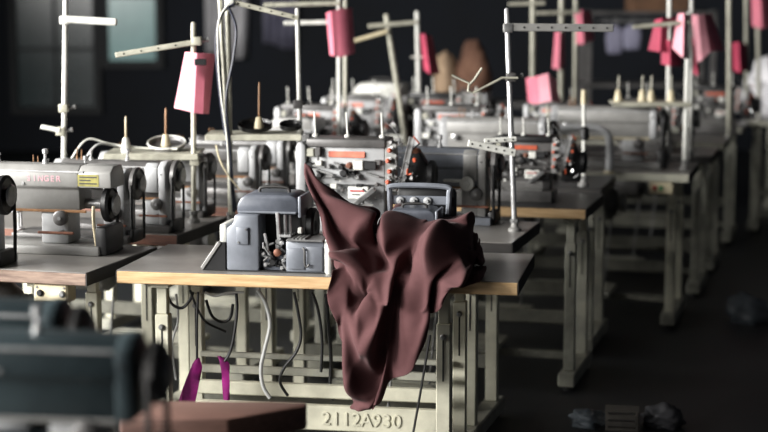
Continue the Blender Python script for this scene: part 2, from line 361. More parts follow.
def make_overlock(body='greyblue', cover='greyblue_dark', strip=False):
    t = empty('overlock_machine')
    MB().prism([(-.135, 0), (-.03, 0), (-.03, .178), (-.108, .178), (-.112, .15), (-.135, .135)], -.1, .09, 'y').build('body', body, t, .008, 2)
    MB().prism([(-.03, 0), (.085, 0), (.085, .176), (-.03, .176)], -.01, .09, 'y').build('rear_body', cover, t, .004)
    tc = MB(); prof = [(-.108, .176), (-.106, .205), (-.096, .226), (-.08, .236), (-.05, .239), (.06, .239), (.078, .234), (.086, .22), (.088, .176)]
    tc.prism(prof, -.07, .088, 'y'); tco = tc.build('top_cover', cover, t, .008, 2)
    MB().box(.088, .099, -.072, .088, .168, .235).build('cover_end', body, tco, .004, 2)
    MB().box(-.1, .084, -.0765, -.07, .18, .187).build('cover_lip', body, tco, .002)
    pn = MB().box(-.1, -.062, -.107, -.1, .085, .14).build('side_panel', body, t, .003, 2)
    for dx, dz in ((-.093, .092), (-.069, .133)): MB().lathe([(.004, 0), (.003, .003)], (dx, -.107, dz), (0,-1,0), 8).build('screw', 'steel', pn)
    MB().box(-.158, -.136, -.09, .06, .078, .145).build('corner_block', 'white', t, .005, 2)
    wd_ = MB().prism([(-.215, 0), (-.136, 0), (-.136, .09), (-.155, .09)], -.1, .02, 'y').build('side_chute', 'black', t, .002)
    MB().bar((-.213, -.09, .006), (-.155, -.09, .09), .012, .03, (0, 1, 0)).build('chute_edge', 'grey', wd_, .002)
    rb = MB().box(.055, .178, -.1, .085, 0, .1).build('looper_box', body, t, .007, 2)
    MB().box(.062, .116, -.106, -.1, .012, .078).build('front_door', body, rb, .003, 2)
    MB().box(.12, .172, -.104, -.1, .008, .084).build('front_door', body, rb, .003, 2)
    MB().tube(curve_pts([(.112, -.108, .08), (.118, -.112, .07), (.118, -.112, .035), (.124, -.112, .022), (.132, -.112, .03)], 4), .0035).build('door_hook', 'grey_dark', rb)
    MB().box(.06, .175, -.115, -.0, .1, .106).build('cloth_plate', 'steel', t, .002)
    for k in range(4): MB().box(.075+k*.012, .083+k*.012, -.11, -.03, .106, .11).build('feed_tooth', 'steel', t)
    MB().box(-.028, .055, -.075, -.01, 0, .05).build('looper_base', cover, t, .004)
    MB().bar((-.004, -.085, .06), (-.014, -.085, .12), .009, .009).build('presser_lever', 'chrome', t, .002)
    MB().bar((.03, -.075, .075), (.024, -.075, .185), .012, .008).build('needle_lever', 'chrome', t, .003)
    MB().box(.018, .034, -.08, -.05, .07, .1).build('needle_clamp', 'steel', t, .002)
    MB().cyl((.045, -.06, .176), (.045, -.06, .105), .006).build('needle_bar', 'chrome', t)
    MB().cyl((.058, -.05, .176), (.058, -.05, .105), .005).build('presser_bar', 'chrome', t)
    MB().box(.03, .07, -.085, -.03, .108, .116).build('presser_foot', 'chrome', t, .002)
    MB().lathe([(.012, 0), (.012, .01), (.007, .013)], (.028, -.09, .062), (0, -1, 0), 14).build('looper_knob', 'rust', t)
    MB().cyl((.028, -.09, .062), (.028, -.06, .05), .004).build('looper_shaft', 'steel', t)
    MB().lathe([(.011, 0), (.014, .006), (.009, .014)], (.012, -.085, .03), (0, -1, 0), 14).build('looper_cam', 'black', t)
    for (x, z, x2, z2) in ((-.028, .05, .01, .04), (-.02, .025, .03, .018), (.02, .085, .05, .06), (-.02, .075, .015, .09)):
        MB().bar((x, -.082, z), (x2, -.082, z2), .008, .007).build('linkage', 'steel', t, .002)
    for (x, z) in ((-.02, .055), (.045, .035), (-.012, .02), (.04, .012)):
        MB().lathe([(.007, 0), (.007, .008), (.004, .011)], (x, -.078, z), (0, -1, 0), 10).build('link_pin', 'chrome', t)
    rr = random.Random(9)
    for k in range(12):
        x, z = rr.uniform(-.035, .06), rr.uniform(.015, .1); mt = rr.choice(['steel', 'black', 'chrome', 'grey_dark', 'black'])
        if k % 2: MB().bar((x, -.09-.003*(k % 4), z), (x+rr.uniform(-.02, .02), -.09-.003*(k % 4), z+rr.uniform(-.025, .025)), .006, .006).build('linkage', mt, t, .0015)
        else: MB().lathe([(.007, 0), (.007, .008), (.004, .011)], (x, -.08, z), (0, -1, 0), 10).build('link_pin', mt, t)
    MB().box(-.028, .084, -.016, -.0105, .05, .176).build('recess_black', 'black', t)  # black sheet that makes the recess blacker
    MB().box(.082, .096, -.05, -.03, .115, .135).build('thread_eyelet', 'white', t, .003)
    MB().lathe([(.01, 0), (.052, 0), (.058, .006), (.058, .02), (.05, .027), (.02, .024), (.01, .03)], (.099, .03, .13), (1, 0, 0), 28).build('handwheel', 'black', t)
    MB().box(-.14, .18, -.105, .09, -.0, .004).build('base_gasket', 'rubber', t)
    hd = MB().tube(curve_pts([(-.05, 0, .238), (-.045, 0, .252), (0, 0, .256), (.04, 0, .252), (.045, 0, .238)], 5), .005)
    hd.build('cover_handle', 'board_dark', tco)
    return t
def make_interlock(body='grey_pale', beam='grey_dark', strip='coral', black='black'):
    t = empty('interlock_machine')
    MB().box(-.16, .17, -.1, .1, 0, .06).build('base', body, t, .008, 2)
    MB().prism([(-.168, .05), (-.13, .05), (-.13, .31), (-.145, .325), (-.16, .32), (-.168, .3)], -.08, .08, 'y').build('left_column', body, t, .01, 2)
    MB().box(-.14, .15, -.03, .09, .06, .31).build('rear_housing', body, t, .006, 2)
    MB().box(-.13, .16, -.07, .09, .305, .335).build('top_beam', beam, t, .006, 2)
    fp = MB().box(-.128, .155, -.055, -.03, .17, .305).build('front_panel', body, t, .004, 2)
    st = MB().box(-.05, .085, -.061, -.055, .268, .29).build('colour_strip', strip, fp, .002)
    MB().box(-.128, -.1, -.075, -.05, .27, .3).build('bracket', 'creamdark', fp, .003)
    MB().box(-.095, -.075, -.08, -.05, .27, .305).build('bracket', beam, fp, .003)
    for (x, z, r, mt) in ((.01, .215, .018, black), (.0, .235, .012, black), (.028, .24, .012, 'rust'), (-.08, .205, .012, black), (-.045, .235, .009, 'steel'), (.06, .2, .012, 'steel')):
        MB().lathe([(r, 0), (r, .014), (r*.6, .018), (r*.6, .03)], (x, -.055, z), (0, -1, 0), 16).build('knob', mt, fp)
    MB().box(.045, .082, -.08, -.055, .225, .26).build('oil_window', 'white', fp, .003)
    MB().box(.084, .13, -.078, -.055, .228, .258).build('gauge', black, fp, .003)
    MB().box(-.125, -.09, -.085, -.055, .175, .2).build('bracket', 'white', fp, .003)
    for (a, b_) in (((-.12, .24), (-.06, .232)), ((-.1, .225), (-.03, .205)), ((-.03, .25), (.03, .228)), ((-.06, .2), (.0, .195)), ((.09, .215), (.14, .2))):
        MB().bar((a[0], -.068, a[1]), (b_[0], -.068, b_[1]), .008, .008).build('linkage', 'steel', fp, .002)
    lb = MB().box(.025, .1, -.075, -.055, .12, .165).build('name_plate', 'white', t, .003)
    MB().box(.033, .085, -.0765, -.075, .147, .153).build('printed_line', 'red', lb)
    MB().box(.04, .07, -.0765, -.075, .135, .139).build('printed_line', 'board_dark', lb)
    MB().bar((.05, -.09, .1), (.125, -.075, .16), .014, .02).build('guide_arm', 'steel', t, .003)
    for k in range(4): MB().box(-.1, .12, -.1+k*.006, -.094+k*.006, .062+k*.012, .068+k*.012).build('front_plate', 'grey', t, .001)
    rr = random.Random(5)
    for k in range(30):                                    # small levers, screws and blocks crowded over the front
        x, z = rr.uniform(-.12, .135), rr.uniform(.1, .26); mt = rr.choice(['steel', black, black, 'grey_dark', 'white', beam])
        q = rr.random()
        if q < .45: MB().bar((x, -.07-.004*(k % 4), z), (x+rr.uniform(-.035, .035), -.07-.004*(k % 4), z+rr.uniform(-.03, .03)), .007, .006).build('lever', mt, t, .0015)
        elif q < .75: MB().lathe([(.008, 0), (.008, .01), (.005, .013), (.005, .02)], (x, -.055, z), (0, -1, 0), 10).build('screw', mt, t)
        else: MB().box(x-.012, x+.012, -.074, -.055, z-.009, z+.009).build('block', mt, t, .002)
    # tension posts at the right
    ta = MB().box(.158, .2, -.06, -.03, .15, .33).build('tension_plate', 'grey', t, .003)
    for k in range(4):
        z = .185+k*.038
        MB().lathe([(.012, 0), (.012, .004), (.006, .005), (.006, .012), (.012, .013), (.012, .016)], (.178+.006*(k % 2), -.06, z), (-.25, -1, 0), 16).build('tension_disc', 'steel', ta)
        MB().lathe([(.008, 0), (.009, .006), (.005, .012)], (.174+.006*(k % 2), -.077, z), (-.25, -1, 0), 12).build('tension_nut', strip if strip == 'orange' else 'orange', ta)
        MB().tube([(.19, -.05, z+.016), (.205, -.075, z+.02), (.215, -.06, z+.012)], .002, 6).build('thread_hook', 'chrome', ta)
    for k in range(22):                                    # springs, hooks and screws around the tension posts
        x, z = rr.uniform(.15, .29), rr.uniform(.13, .33); mt = rr.choice(['steel', black, black, 'chrome', 'orange', 'grey_dark']); y = -.065-.005*(k % 4)
        if k % 3: MB().bar((x, y, z), (x+rr.uniform(-.03, .03), y-.01, z+rr.uniform(-.03, .03)), .006, .005).build('spring_arm', mt, t, .0012)
        else: MB().lathe([(.007, 0), (.009, .006), (.006, .012)], (x, y, z), (rr.uniform(-.5, .3), -1, rr.uniform(-.3, .3)), 10).build('post_screw', mt, t)
    MB().bar((.215, -.05, .17), (.255, -.05, .345), .022, .006, (0, 1, 0)).build('take_up_plate', 'steel', t, .001)
    for s in (-1, 1): MB().bar((.215+.009*s, -.055, .17), (.255+.009*s, -.055, .345), .003, .004, (0, 1, 0)).build('take_up_edge', 'chrome', t)
    MB().prism([(.2, .1), (.3, .1), (.3, .24), (.27, .29), (.235, .28), (.2, .22)], .0, .06, 'y').build('drive_housing', black, t, .01, 2)
    MB().lathe([(.01, 0), (.05, 0), (.056, .006), (.056, .02), (.04, .028), (.02, .022)], (.3, .03, .2), (1, 0, 0), 24).build('handwheel', black, t)
    MB().lathe([(.02, 0), (.02, .01), (.012, .016)], (.255, .02, .283), (0, -.1, 1), 14).build('cap', 'rust', t)
    MB().tube(curve_pts([(.22, -.04, .3), (.2, -.06, .36), (.16, -.06, .4)], 5), .002, 6).build('thread_wire', 'steel', t)
    for x in (-.12, .0, .13):
        MB().lathe([(.012, 0), (.012, .006), (.006, .01)], (x, .03, .335), (0,0,1), 12).build('spool_base', 'white', t)
        MB().cyl((x, .03, .343), (x-.004, .03, .425), .0035).build('spool_pin', 'white', t)
    return t
def on(px, py, z=TOPZ): p = G(px, py, z); p.z = z; return p
# machine column at the left
place('lock_marked', lambda: make_lock('grey', 'grey_pale', 'black', True), on(39, 250), 13, 'grey flatbed sewing machine with pink lettering and yellow sticker on its arm', 'sewing machine', MG, 1.05)
place('lock_end', lambda: make_lock('grey_dark', 'grey_pale', 'grey_dark', False, True), on(80, 239), 15, 'grey sewing machine whose pale pillar rises right behind the black handwheel', 'sewing machine', MG, .9)
place('lock_end', None, on(122, 229), 15, 'grey sewing machine with pale pillar just left of the pole with the pink tag', 'sewing machine', MG, .9)
place('lock_end', None, on(160, 214), 15, 'grey sewing machine standing behind the pole with the pink tag', 'sewing machine', MG, .85)
place('lock_end', None, on(217, 203), 15, 'grey sewing machine under the two black thread dishes', 'sewing machine', MG, .85)
place('lock_end', None, on(246, 193), 15, 'grey sewing machine half hidden by the short pole beside the thread dishes', 'sewing machine', MG, .85)
place('lock_pale', lambda: make_lock('grey_pale', 'grey_pale', 'black', False, True), on(-62, 262), 15, 'pale machine cut off by the left picture edge', 'sewing machine', MG)
# front table
place('overlock', make_overlock, on(276, 267), 10, 'blue-grey overlock machine on the front table, left of the brown garment', 'sewing machine', MG)
place('overlock', None, on(424, 265), 10, 'overlock machine buried under the brown garment', 'sewing machine', MG)
# second table
place('interlock', make_interlock, on(346, 229), 12, 'pale grey machine with coral strip directly behind the brown garment', 'sewing machine', MG)
place('lock_mid', lambda: make_lock('greyblue', 'grey', 'grey_dark', False, True), on(432, 221), 14, 'dark flatbed machine with bone lever between the brown garment and chrome pole', 'sewing machine', MG)
place('interlock_dark', lambda: make_interlock('grey_dark', 'black', 'orange'), on(522, 200), 14, 'dark machine with bright orange strip right of the chrome pole', 'sewing machine', MG, .8)
place('lock_far', lambda: make_lock('grey', 'grey_pale', 'black', False, False, 'bone'), on(610, 166), 14, 'grey flatbed machine on the table with the beige switch box', 'sewing machine', MG, 1.05)
place('interlock', None, on(450, 172), 12, 'grey machine behind the zigzag thread guide', 'sewing machine', MG, .95)
place('interlock', None, on(308, 165), 14, 'pale machine seen below the hanging pink sheet on the double pole', 'sewing machine', MG, .9)
place('overlock_pale', lambda: make_overlock('grey_pale', 'grey'), on(298, 172), 14, 'pale overlock machine left of the double pole', 'sewing machine', MG, 1.1)
place('interlock', None, on(352, 151), 14, 'pale machine at the foot of the leaning pole', 'sewing machine', MG, .9)
place('interlock_dark', None, on(432, 148), 14, 'dark far machine behind the foot of the leaning pole', 'sewing machine', MG, .9)
place('overlock_white', lambda: make_overlock('white', 'white'), on(382, 138), 14, 'white boxy machine far behind the leaning pole', 'sewing machine', MG, 1.35)
place('lock_far', None, on(500, 178), 14, 'grey machine behind the orange-striped one', 'sewing machine', MG)
place('interlock', None, on(550, 152), 14, 'far grey machine behind the flatbed machine on the switch box table', 'sewing machine', MG, .8)
place('interlock_dark', None, on(646, 151), 14, 'far dark machine below the bunch of pink sheets', 'sewing machine', MG, .85)
place('overlock_pale', None, on(470, 137), 14, 'far pale machine just under the brown fabric heap', 'sewing machine', MG, 1.1)
place('interlock_dark', None, on(712, 133), 14, 'far dark machine right of the bunch of pink sheets', 'sewing machine', MG, .85)
place('interlock_dark', None, on(815, 118), 14, 'dark machine on the table across the aisle', 'sewing machine', MG, .85)
# near blurred machines
place('lock_near', lambda: make_lock('teal_dark', 'teal_dark', 'grey_dark', False, False, 'grey'), Vector((-.64, 3.0, .75)), 8, 'nearest dark teal machine, strongly blurred in the lower left corner', 'sewing machine', MG)
place('lock_near', None, Vector((-.83, 3.32, .75)), 8, 'second blurred dark machine just behind the nearest one', 'sewing machine', MG)
# bone lever + knob on the dark flatbed machine are parts of it
lm = PROTO['lock_mid']
MB().bar((.06, -.08, .165), (.15, -.08, .165), .022, .01).build('knee_lever', 'white', lm, .004)
MB().lathe([(.026, 0), (.026, .016), (.012, .018), (.01, .022)], (.15, -.074, .155), (0, -1, 0), 22).build('lever_knob', 'white', lm)
MB().lathe([(.016, 0), (.019, .03), (.019, .06), (.012, .075)], (-.02, -.1, .13), (0, 0, 1), 14).build('oil_bottle', 'bone', lm)
# blue-grey tension bridge of the buried machine
bo = [o for o in bpy.data.objects if o.get('label') == 'overlock machine buried under the brown garment'][0]
bo.scale = (.8,)*3; bo.location = Matrix.Translation(T1.location) @ Matrix.Rotation(-R(10), 4, 'Z') @ Vector((.285, -.07, TOPZ))
tb = MB().tube(curve_pts([(-.118, .12, .2), (-.122, .12, .28), (-.105, .12, .31), (.1, .12, .31), (.117, .12, .28), (.113, .12, .2)], 5), .011).build('tension_bridge', 'greyblue', bo)
MB().box(-.12, .12, .12, .14, .235, .27).build('tension_bar', 'greyblue', tb, .004)
for k in range(3): MB().lathe([(.016, 0), (.016, .008), (.006, .01), (.006, .02)], (-.08+.055*k, .12, .252), (0, -1, 0), 14).build('tension_disc', 'grey_pale', tb)
MB().box(-.1, .14, .142, .2, .0, .3).build('upper_cover', 'black', bo, .02, 2)

# ------------------------------------------------------------------ thread stands
SG = 'thread stands on the tables'
def flat_arm(p0, p1, wd, ht, name, material, parent, holes=0):
    a = MB().bar(p0, p1, wd, ht).build(name, material, parent, min(wd, ht)*.25)
    for k in range(holes):
        p = Vector(p0).lerp(Vector(p1), (k+.5)/holes)
        MB().lathe([(.0035, 0), (.0035, .0012)], p+Vector((0, -wd*.5-.0002, 0)), (0, -1, 0), 8).build('eyelet', 'black', a)
    return a
def local(t, p): return Vector(p)-t.location
def stand(pxb, Y, top, label, arms=(), r=.0095, m='rail', clamps=(), base_z=TOPZ, foot=True):
    """pxb: foot of the pole; top: (px,py) of its upper end; arms: (px0,py0,px1,py1,width,height,material,holes)"""
    b = W(pxb, 100, Y); b.z = base_z
    t = empty('thread_stand', b)
    tp = W(top[0], top[1], Y)-b
    MB().lathe([(r, 0), (r, tp.length-.006), (r*.6, tp.length)], (0,0,0), tp, 14).build('pole', m, t)
    if foot:
        MB().lathe([(.024, 0), (.024, .01), (.014, .016), (.014, .03)], (0,0,0), (0,0,1), 14).build('pole_base', 'grey', t)
        MB().lathe([(.014, 0), (.017, .002), (.017, .012), (.014, .014)], (0,0,.031), (0,0,1), 6).build('lock_nut', 'steel', t)
    for (x0, y0, x1, y1, wd, ht, mt, ho) in arms:
        dy = -r-wd*.5-.001
        flat_arm(W(x0, y0, Y)-b+Vector((0, dy, 0)), W(x1, y1, Y)-b+Vector((0, dy, 0)), wd, ht, 'thread_arm', mt, t, ho)
    for (x, y, mt) in clamps:
        p = W(x, y, Y)-b
        c = MB().box(p.x-.017, p.x+.017, -r-.016, r+.006, p.z-.016, p.z+.016).build('clamp', mt, t, .004, 2)
        MB().lathe([(.006, 0), (.006, .02), (.009, .021), (.009, .028)], (p.x+.016, 0, p.z), (1, 0, .2), 10).build('clamp_screw', 'steel', c)
    return tag(t, label, 'thread stand', SG)
def spool_pin(t, p, pin_h=.1, cone='bone', pin='brass'):
    c = MB().lathe([(.019, 0), (.02, .008), (.012, .05), (.009, .055)], p, (0,0,1), 16).build('cone_holder', cone, t)
    MB().lathe([(.0038, 0), (.0036, pin_h-.004), (.0015, pin_h)], Vector(p)+Vector((0, 0, .055)), (.02, 0, 1), 8).build('spool_pin', pin, c)
def dish(t, p, r=.062, m='dish', rim=None):
    d = MB().lathe([(r*.9, 0), (r, .004), (r*1.02, .018), (r*.96, .018), (r*.88, .006), (.004, .005)], Vector(p)+Vector((0, 0, .014)), (0,-.27,1), 32).build('spool_dish', m, t)
    if rim:
        MB().tube([Vector(p)+Vector((r*1.02*math.cos(a), r*.98*math.sin(a)-.005, .031+r*.27*math.sin(a))) for a in [2*math.pi*k/32 for k in range(32)]], .0035, 6, True).build('dish_rim', rim, d)
st = stand(60, 6.45, (66, -30), 'bright white pole at the far left with a short white arm', ((66, 19, 118, 22, .02, .027, 'white', 0), (42, 126, 62, 130, .02, .017, 'white', 0)), .0098, 'white', ((65, 20, 'white'), (64, 108, 'rail'), (61, 131, 'rail')))
s2 = stand(192, 6.42, (193.5, 22), 'pole carrying the pale pink tag and a long drooping arm', ((202, 41, 116, 55, .01, .02, 'rail', 5),), .0098, 'rail', ((197, 41, 'rail'), (195, 161, 'rail')))
def shelf(t, x0, y0, x1, y1, Y, dp=.2, m='rail'):
    a, c = W(x0, y0, Y)-t.location, W(x1, y1, Y)-t.location; z = (a.z+c.z)/2
    MB().box(a.x, c.x, -.03, dp, z-.006, z+.006).build('spool_shelf', m, t, .003)
    MB().box(a.x, c.x, -.036, -.03, z-.016, z+.005).build('shelf_front', m, t, .002)
    return z+.006
z = shelf(s2, 104, 152, 199, 158, 6.42, .22, 'rail')
xs = lambda t, px, Y: W(px, 100, Y).x-t.location.x
spool_pin(s2, (xs(s2, 123, 6.42), .05, z), .08, 'white', 'bone')
dish(s2, (xs(s2, 162, 6.42), .12, z), .07, 'grey_dark', 'white'); spool_pin(s2, (xs(s2, 161, 6.42), .12, z+.006), .1)
MB().tube(curve_pts([(xs(s2, 70, 6.42), .0, z-.02), (xs(s2, 85, 6.42), .03, z+.05), (xs(s2, 108, 6.42), .05, z+.03), (xs(s2, 140, 6.42), .06, z+.015), (xs(s2, 175, 6.42), .05, z+.012)], 6), .004).build('cable', 'cable_white', s2)
MB().tube(curve_pts([(xs(s2, 78, 6.42), -.02, z-.06), (xs(s2, 95, 6.42), .0, z+.03), (xs(s2, 112, 6.42), .05, z+.025), (xs(s2, 128, 6.42), .07, z+.008)], 6), .004).build('cable', 'cable_grey', s2)
s3 = stand(229.5, 6.38, (227, -30), 'pale pole with black cables and black thread dishes, left of the overlock', ((233, 2, 299, 18, .008, .018, 'rail', 6),), .0105, 'rail', ((230, 3, 'white'),))
z = shelf(s3, 206, 136, 302, 135, 6.38, .16, 'rail')
dish(s3, (xs(s3, 254, 6.38), .05, z+.004), .064); spool_pin(s3, (xs(s3, 258, 6.38), .04, z+.005), .13)
dish(s3, (xs(s3, 290, 6.38), .05, z+.004), .042)
MB().lathe([(.008, 0), (.008, .9)], W(218, -30, 6.38)-s3.location, W(233, 222, 6.36)-W(218, -30, 6.38), 12).build('second_pole', 'rail', s3)
for k, (pts, mt) in enumerate((
    ([(234, 4), (222, 14), (216, 40), (218, 75), (222, 110), (229, 160), (236, 210)], 'cable_blue'),
    ([(228, 6), (236, 28), (233, 60), (226, 100), (230, 150), (234, 212)], 'cable_blue'),
    ([(230, 2), (219, 20), (218, 55), (221, 95), (227, 140), (231, 205)], 'cable_white'),
    ([(216, 145), (220, 160), (228, 175), (240, 190)], 'bone'))):
    MB().tube(curve_pts([W(x, y, 6.38-.03-.006*k)-s3.location for x, y in pts], 8), .0055 if k < 2 else .003, 8).build('cable', mt, s3)
s4 = stand(301, 6.56, (297.5, 8), 'thin pale pole between the black thread dishes and the coral striped machine', ((297, 150, 303, 178, .016, .022, 'white', 0),), .0092, 'white', ((298, 104, 'grey_dark'),))
stand(339, 8.3, (338.5, -30), 'double pole that carries the folded pink sheet', ((264, 5, 341, 3, .02, .02, 'rail', 4), (284, 23, 330, 22, .02, .02, 'white', 0)), .0095, 'white', ())
stand(345, 8.55, (345.5, -30), 'rear pole of the pair behind the folded pink sheet', (), .0095, 'rail', ())
stand(408, 9.0, (386, 14), 'pale pole leaning left, behind the interlock machines', ((353, 41, 388, 31, .02, .02, 'bone', 0), (368, 26, 419, 22, .02, .022, 'rail', 0)), .0135, 'rail', ())
stand(420, 9.38, (417, 11), 'upright pole with the dark red sheet', ((411, 57, 424, 57, .015, .012, 'white', 0),), .0125, 'white', ())
s8 = stand(516, 6.2, (507, 8), 'shiny chrome pole with long dark arm on the second table', ((503, 27, 613, 28, .012, .028, 'grey', 8),), .01, 'chrome', ((508, 28, 'steel'), (511, 77, 'grey_dark')))
for pts in ([(518, 78), (502, 78), (473, 93), (468, 91), (469, 83), (452, 75)], [(469, 85), (474, 80), (482, 68)]):
    MB().tube([W(x, y, 6.17)-s8.location for x, y in pts], .0042, 8).build('thread_hook', 'rail', s8)
flat_arm(W(468, 143, 6.16)-s8.location, W(516, 153, 6.16)-s8.location, .012, .026, 'guide_bar', 'white', s8, 6)
flat_arm(W(484, 141, 6.18)-s8.location, W(517, 139, 6.18)-s8.location, .012, .018, 'guide_bar', 'white', s8, 4)
s10 = stand(585, 7.62, (584, 91), 'short thin rod with a taped top standing on the black-topped table', (), .008, 'white', ())
MB().cyl(W(584, 104, 7.62)-s10.location, W(584, 90, 7.62)-s10.location, .014, .011).build('tape', 'bone', s10)
MB().lathe([(.012, 0), (.02, .01), (.02, .05), (.012, .06)], W(584.5, 140, 7.62)-s10.location, (0,0,1), 12).build('black_clamp', 'black', s10)
s11 = stand(686, 8.3, (689, 12), 'tall white pole with the long spool rail, beside the bunch of pink sheets', ((632, 27, 690, 22, .015, .02, 'rail', 0),), .012, 'white', ())
z = shelf(s11, 612, 102, 690, 104, 8.3, .12, 'rail')
for px in (619, 643, 652, 672): spool_pin(s11, (xs(s11, px, 8.3), .03, z), .07, 'bone', 'rail')
stand(669, 8.62, (670, -30), 'slim pole just left of the tall white pole with the spool rail', (), .012, 'white', ())
stand(692, 8.75, (692, -30), 'slim pole just right of the tall white pole with the spool rail', (), .011, 'white', ())
stand(549, 8.9, (548, 105), 'short stake holding the small folded pink sheet', (), .009, 'rail', ())
stand(533, 9.6, (533, -30), 'far blurred pole just right of the chrome pole', ((508, 4, 545, 3, .02, .02, 'rail', 0),), .015, 'rail', ())
stand(561, 9.9, (562, -30), 'far blurred pole between two small pink sheets', ((535, 13, 580, 12, .02, .02, 'rail', 0),), .016, 'rail', ())
stand(575, 10.1, (576, -30), 'farthest blurred pole left of the upright pink sheet', (), .012, 'rail', ())
stand(730, 10.0, (729, -30), 'far pole left of the dark red sheet by the right aisle', (), .014, 'rail', ())
stand(747, 10.9, (746, -30), 'far slim pole behind the dark red sheet by the right aisle', (), .012, 'rail', ())
stand(760, 11.3, (757, -30), 'far pole under the pink sheet in the upper right corner', (), .014, 'rail', ())

# ------------------------------------------------------------------ pink sheets
PG = 'pink paper sheets hung on the thread stands'
def sheet(cols, Y, label, m='pink', m2=None, th=.0022, nv=6):
    """cols: (x_top,y_top,x_bottom,y_bottom,depth_offset) from left to right"""
    c0 = W(cols[0][0], cols[0][1], Y); t = empty('pink_sheet', c0); n = len(cols)
    groups = [(0, n-1, m)] if not m2 else [(0, m2[0], m), (m2[0], n-1, m2[1])]  # two pinks on one sheet paint the fold's lit and shaded faces
    for gi, (a, b_, mt) in enumerate(groups):
        mb = MB(); vs = []; cs = cols[a:b_+1]; k = len(cs)
        for back in (0, 1):
            for (x0, y0, x1, y1, dy) in cs:
                for j in range(nv+1):
                    q = j/nv; vs.append(W(x0+(x1-x0)*q, y0+(y1-y0)*q, Y+dy+.012*math.sin(q*3)+back*th)-c0)
        N = k*(nv+1); fs = []
        for i in range(k-1):
            for j in range(nv):
                p = i*(nv+1)+j; fs.append((p, p+1, p+nv+2, p+nv+1)); fs.append((N+p, N+p+nv+1, N+p+nv+2, N+p+1))
        for j in range(nv):
            fs.append((j, N+j, N+j+1, j+1)); p = (k-1)*(nv+1)+j; fs.append((p, p+1, N+p+1, N+p))
        for i in range(k-1):
            p = i*(nv+1); fs.append((p, p+nv+1, N+p+nv+1, N+p)); p += nv; fs.append((p, N+p, N+p+nv+1, p+nv+1))
        mb.add(vs, fs); mb.build('sheet_panel', mt, t, angle=50)
    return tag(t, label, 'paper', PG)
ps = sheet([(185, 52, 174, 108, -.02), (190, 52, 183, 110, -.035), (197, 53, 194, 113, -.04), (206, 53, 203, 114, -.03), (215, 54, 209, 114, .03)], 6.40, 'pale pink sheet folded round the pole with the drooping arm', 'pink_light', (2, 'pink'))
tp = W(200, 62, 6.36)-ps.location
MB().box(tp.x-.02, tp.x+.024, tp.y-.008, tp.y-.004, tp.z-.012, tp.z+.012).build('binder_clip', 'black', ps, .003)
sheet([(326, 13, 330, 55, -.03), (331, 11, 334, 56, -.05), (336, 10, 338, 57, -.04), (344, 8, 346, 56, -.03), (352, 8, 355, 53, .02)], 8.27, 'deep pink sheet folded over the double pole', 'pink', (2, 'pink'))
sheet([(420, 34, 424, 70, 0), (425, 34, 430, 74, -.04), (432, 36, 440, 74, .05)], 9.34, 'narrow dark red sheet beside the upright pole', 'pink_deep')
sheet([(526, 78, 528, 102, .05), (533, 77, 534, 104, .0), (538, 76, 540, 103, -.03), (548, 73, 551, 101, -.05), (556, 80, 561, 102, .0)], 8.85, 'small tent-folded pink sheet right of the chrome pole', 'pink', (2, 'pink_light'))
sheet([(574, 12, 576, 44, .02), (582, 10, 584, 44, -.04), (591, 11, 594, 40, .02)], 10.07, 'upright pink sheet above the dark steel arm', 'pink')
sheet([(555, 32, 552, 68, .0), (560, 31, 559, 70, -.03), (564, 33, 565, 66, .02)], 9.85, 'small pink sheet under the dark steel arm', 'pink')
sheet([(655, 20, 648, 50, .02), (662, 18, 660, 52, -.02), (676, 17, 674, 51, .02)], 8.60, 'deep pink sheet at the left of the bunch', 'pink_deep')
sheet([(662, 40, 661, 64, .02), (670, 40, 670, 66, -.02), (680, 40, 682, 66, .02)], 8.605, 'deep pink sheet hanging lowest left in the bunch', 'pink_deep')
sheet([(678, 14, 672, 48, .02), (684, 13, 683, 58, -.03), (692, 16, 690, 60, .03)], 8.28, 'pale pink sheet pinned against the tall white pole', 'pink_light')
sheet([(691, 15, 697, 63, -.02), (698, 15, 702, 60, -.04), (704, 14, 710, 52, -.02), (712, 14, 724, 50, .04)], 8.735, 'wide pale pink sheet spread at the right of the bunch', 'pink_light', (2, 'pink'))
sheet([(691, 36, 690, 72, .0), (694, 38, 698, 76, -.02), (697, 46, 700, 70, .03)], 8.745, 'dark red strip hanging under the wide pale pink sheet', 'pink_deep')
sheet([(732, 43, 733, 70, .02), (739, 42, 740, 73, -.03), (747, 44, 748, 70, .02)], 10.4, 'dark red sheet by the right aisle', 'pink_deep')
sheet([(751, -12, 752, 26, .02), (760, -12, 762, 29, -.03), (770, -12, 772, 26, .02)], 11.25, 'pink sheet in the upper right corner', 'pink')

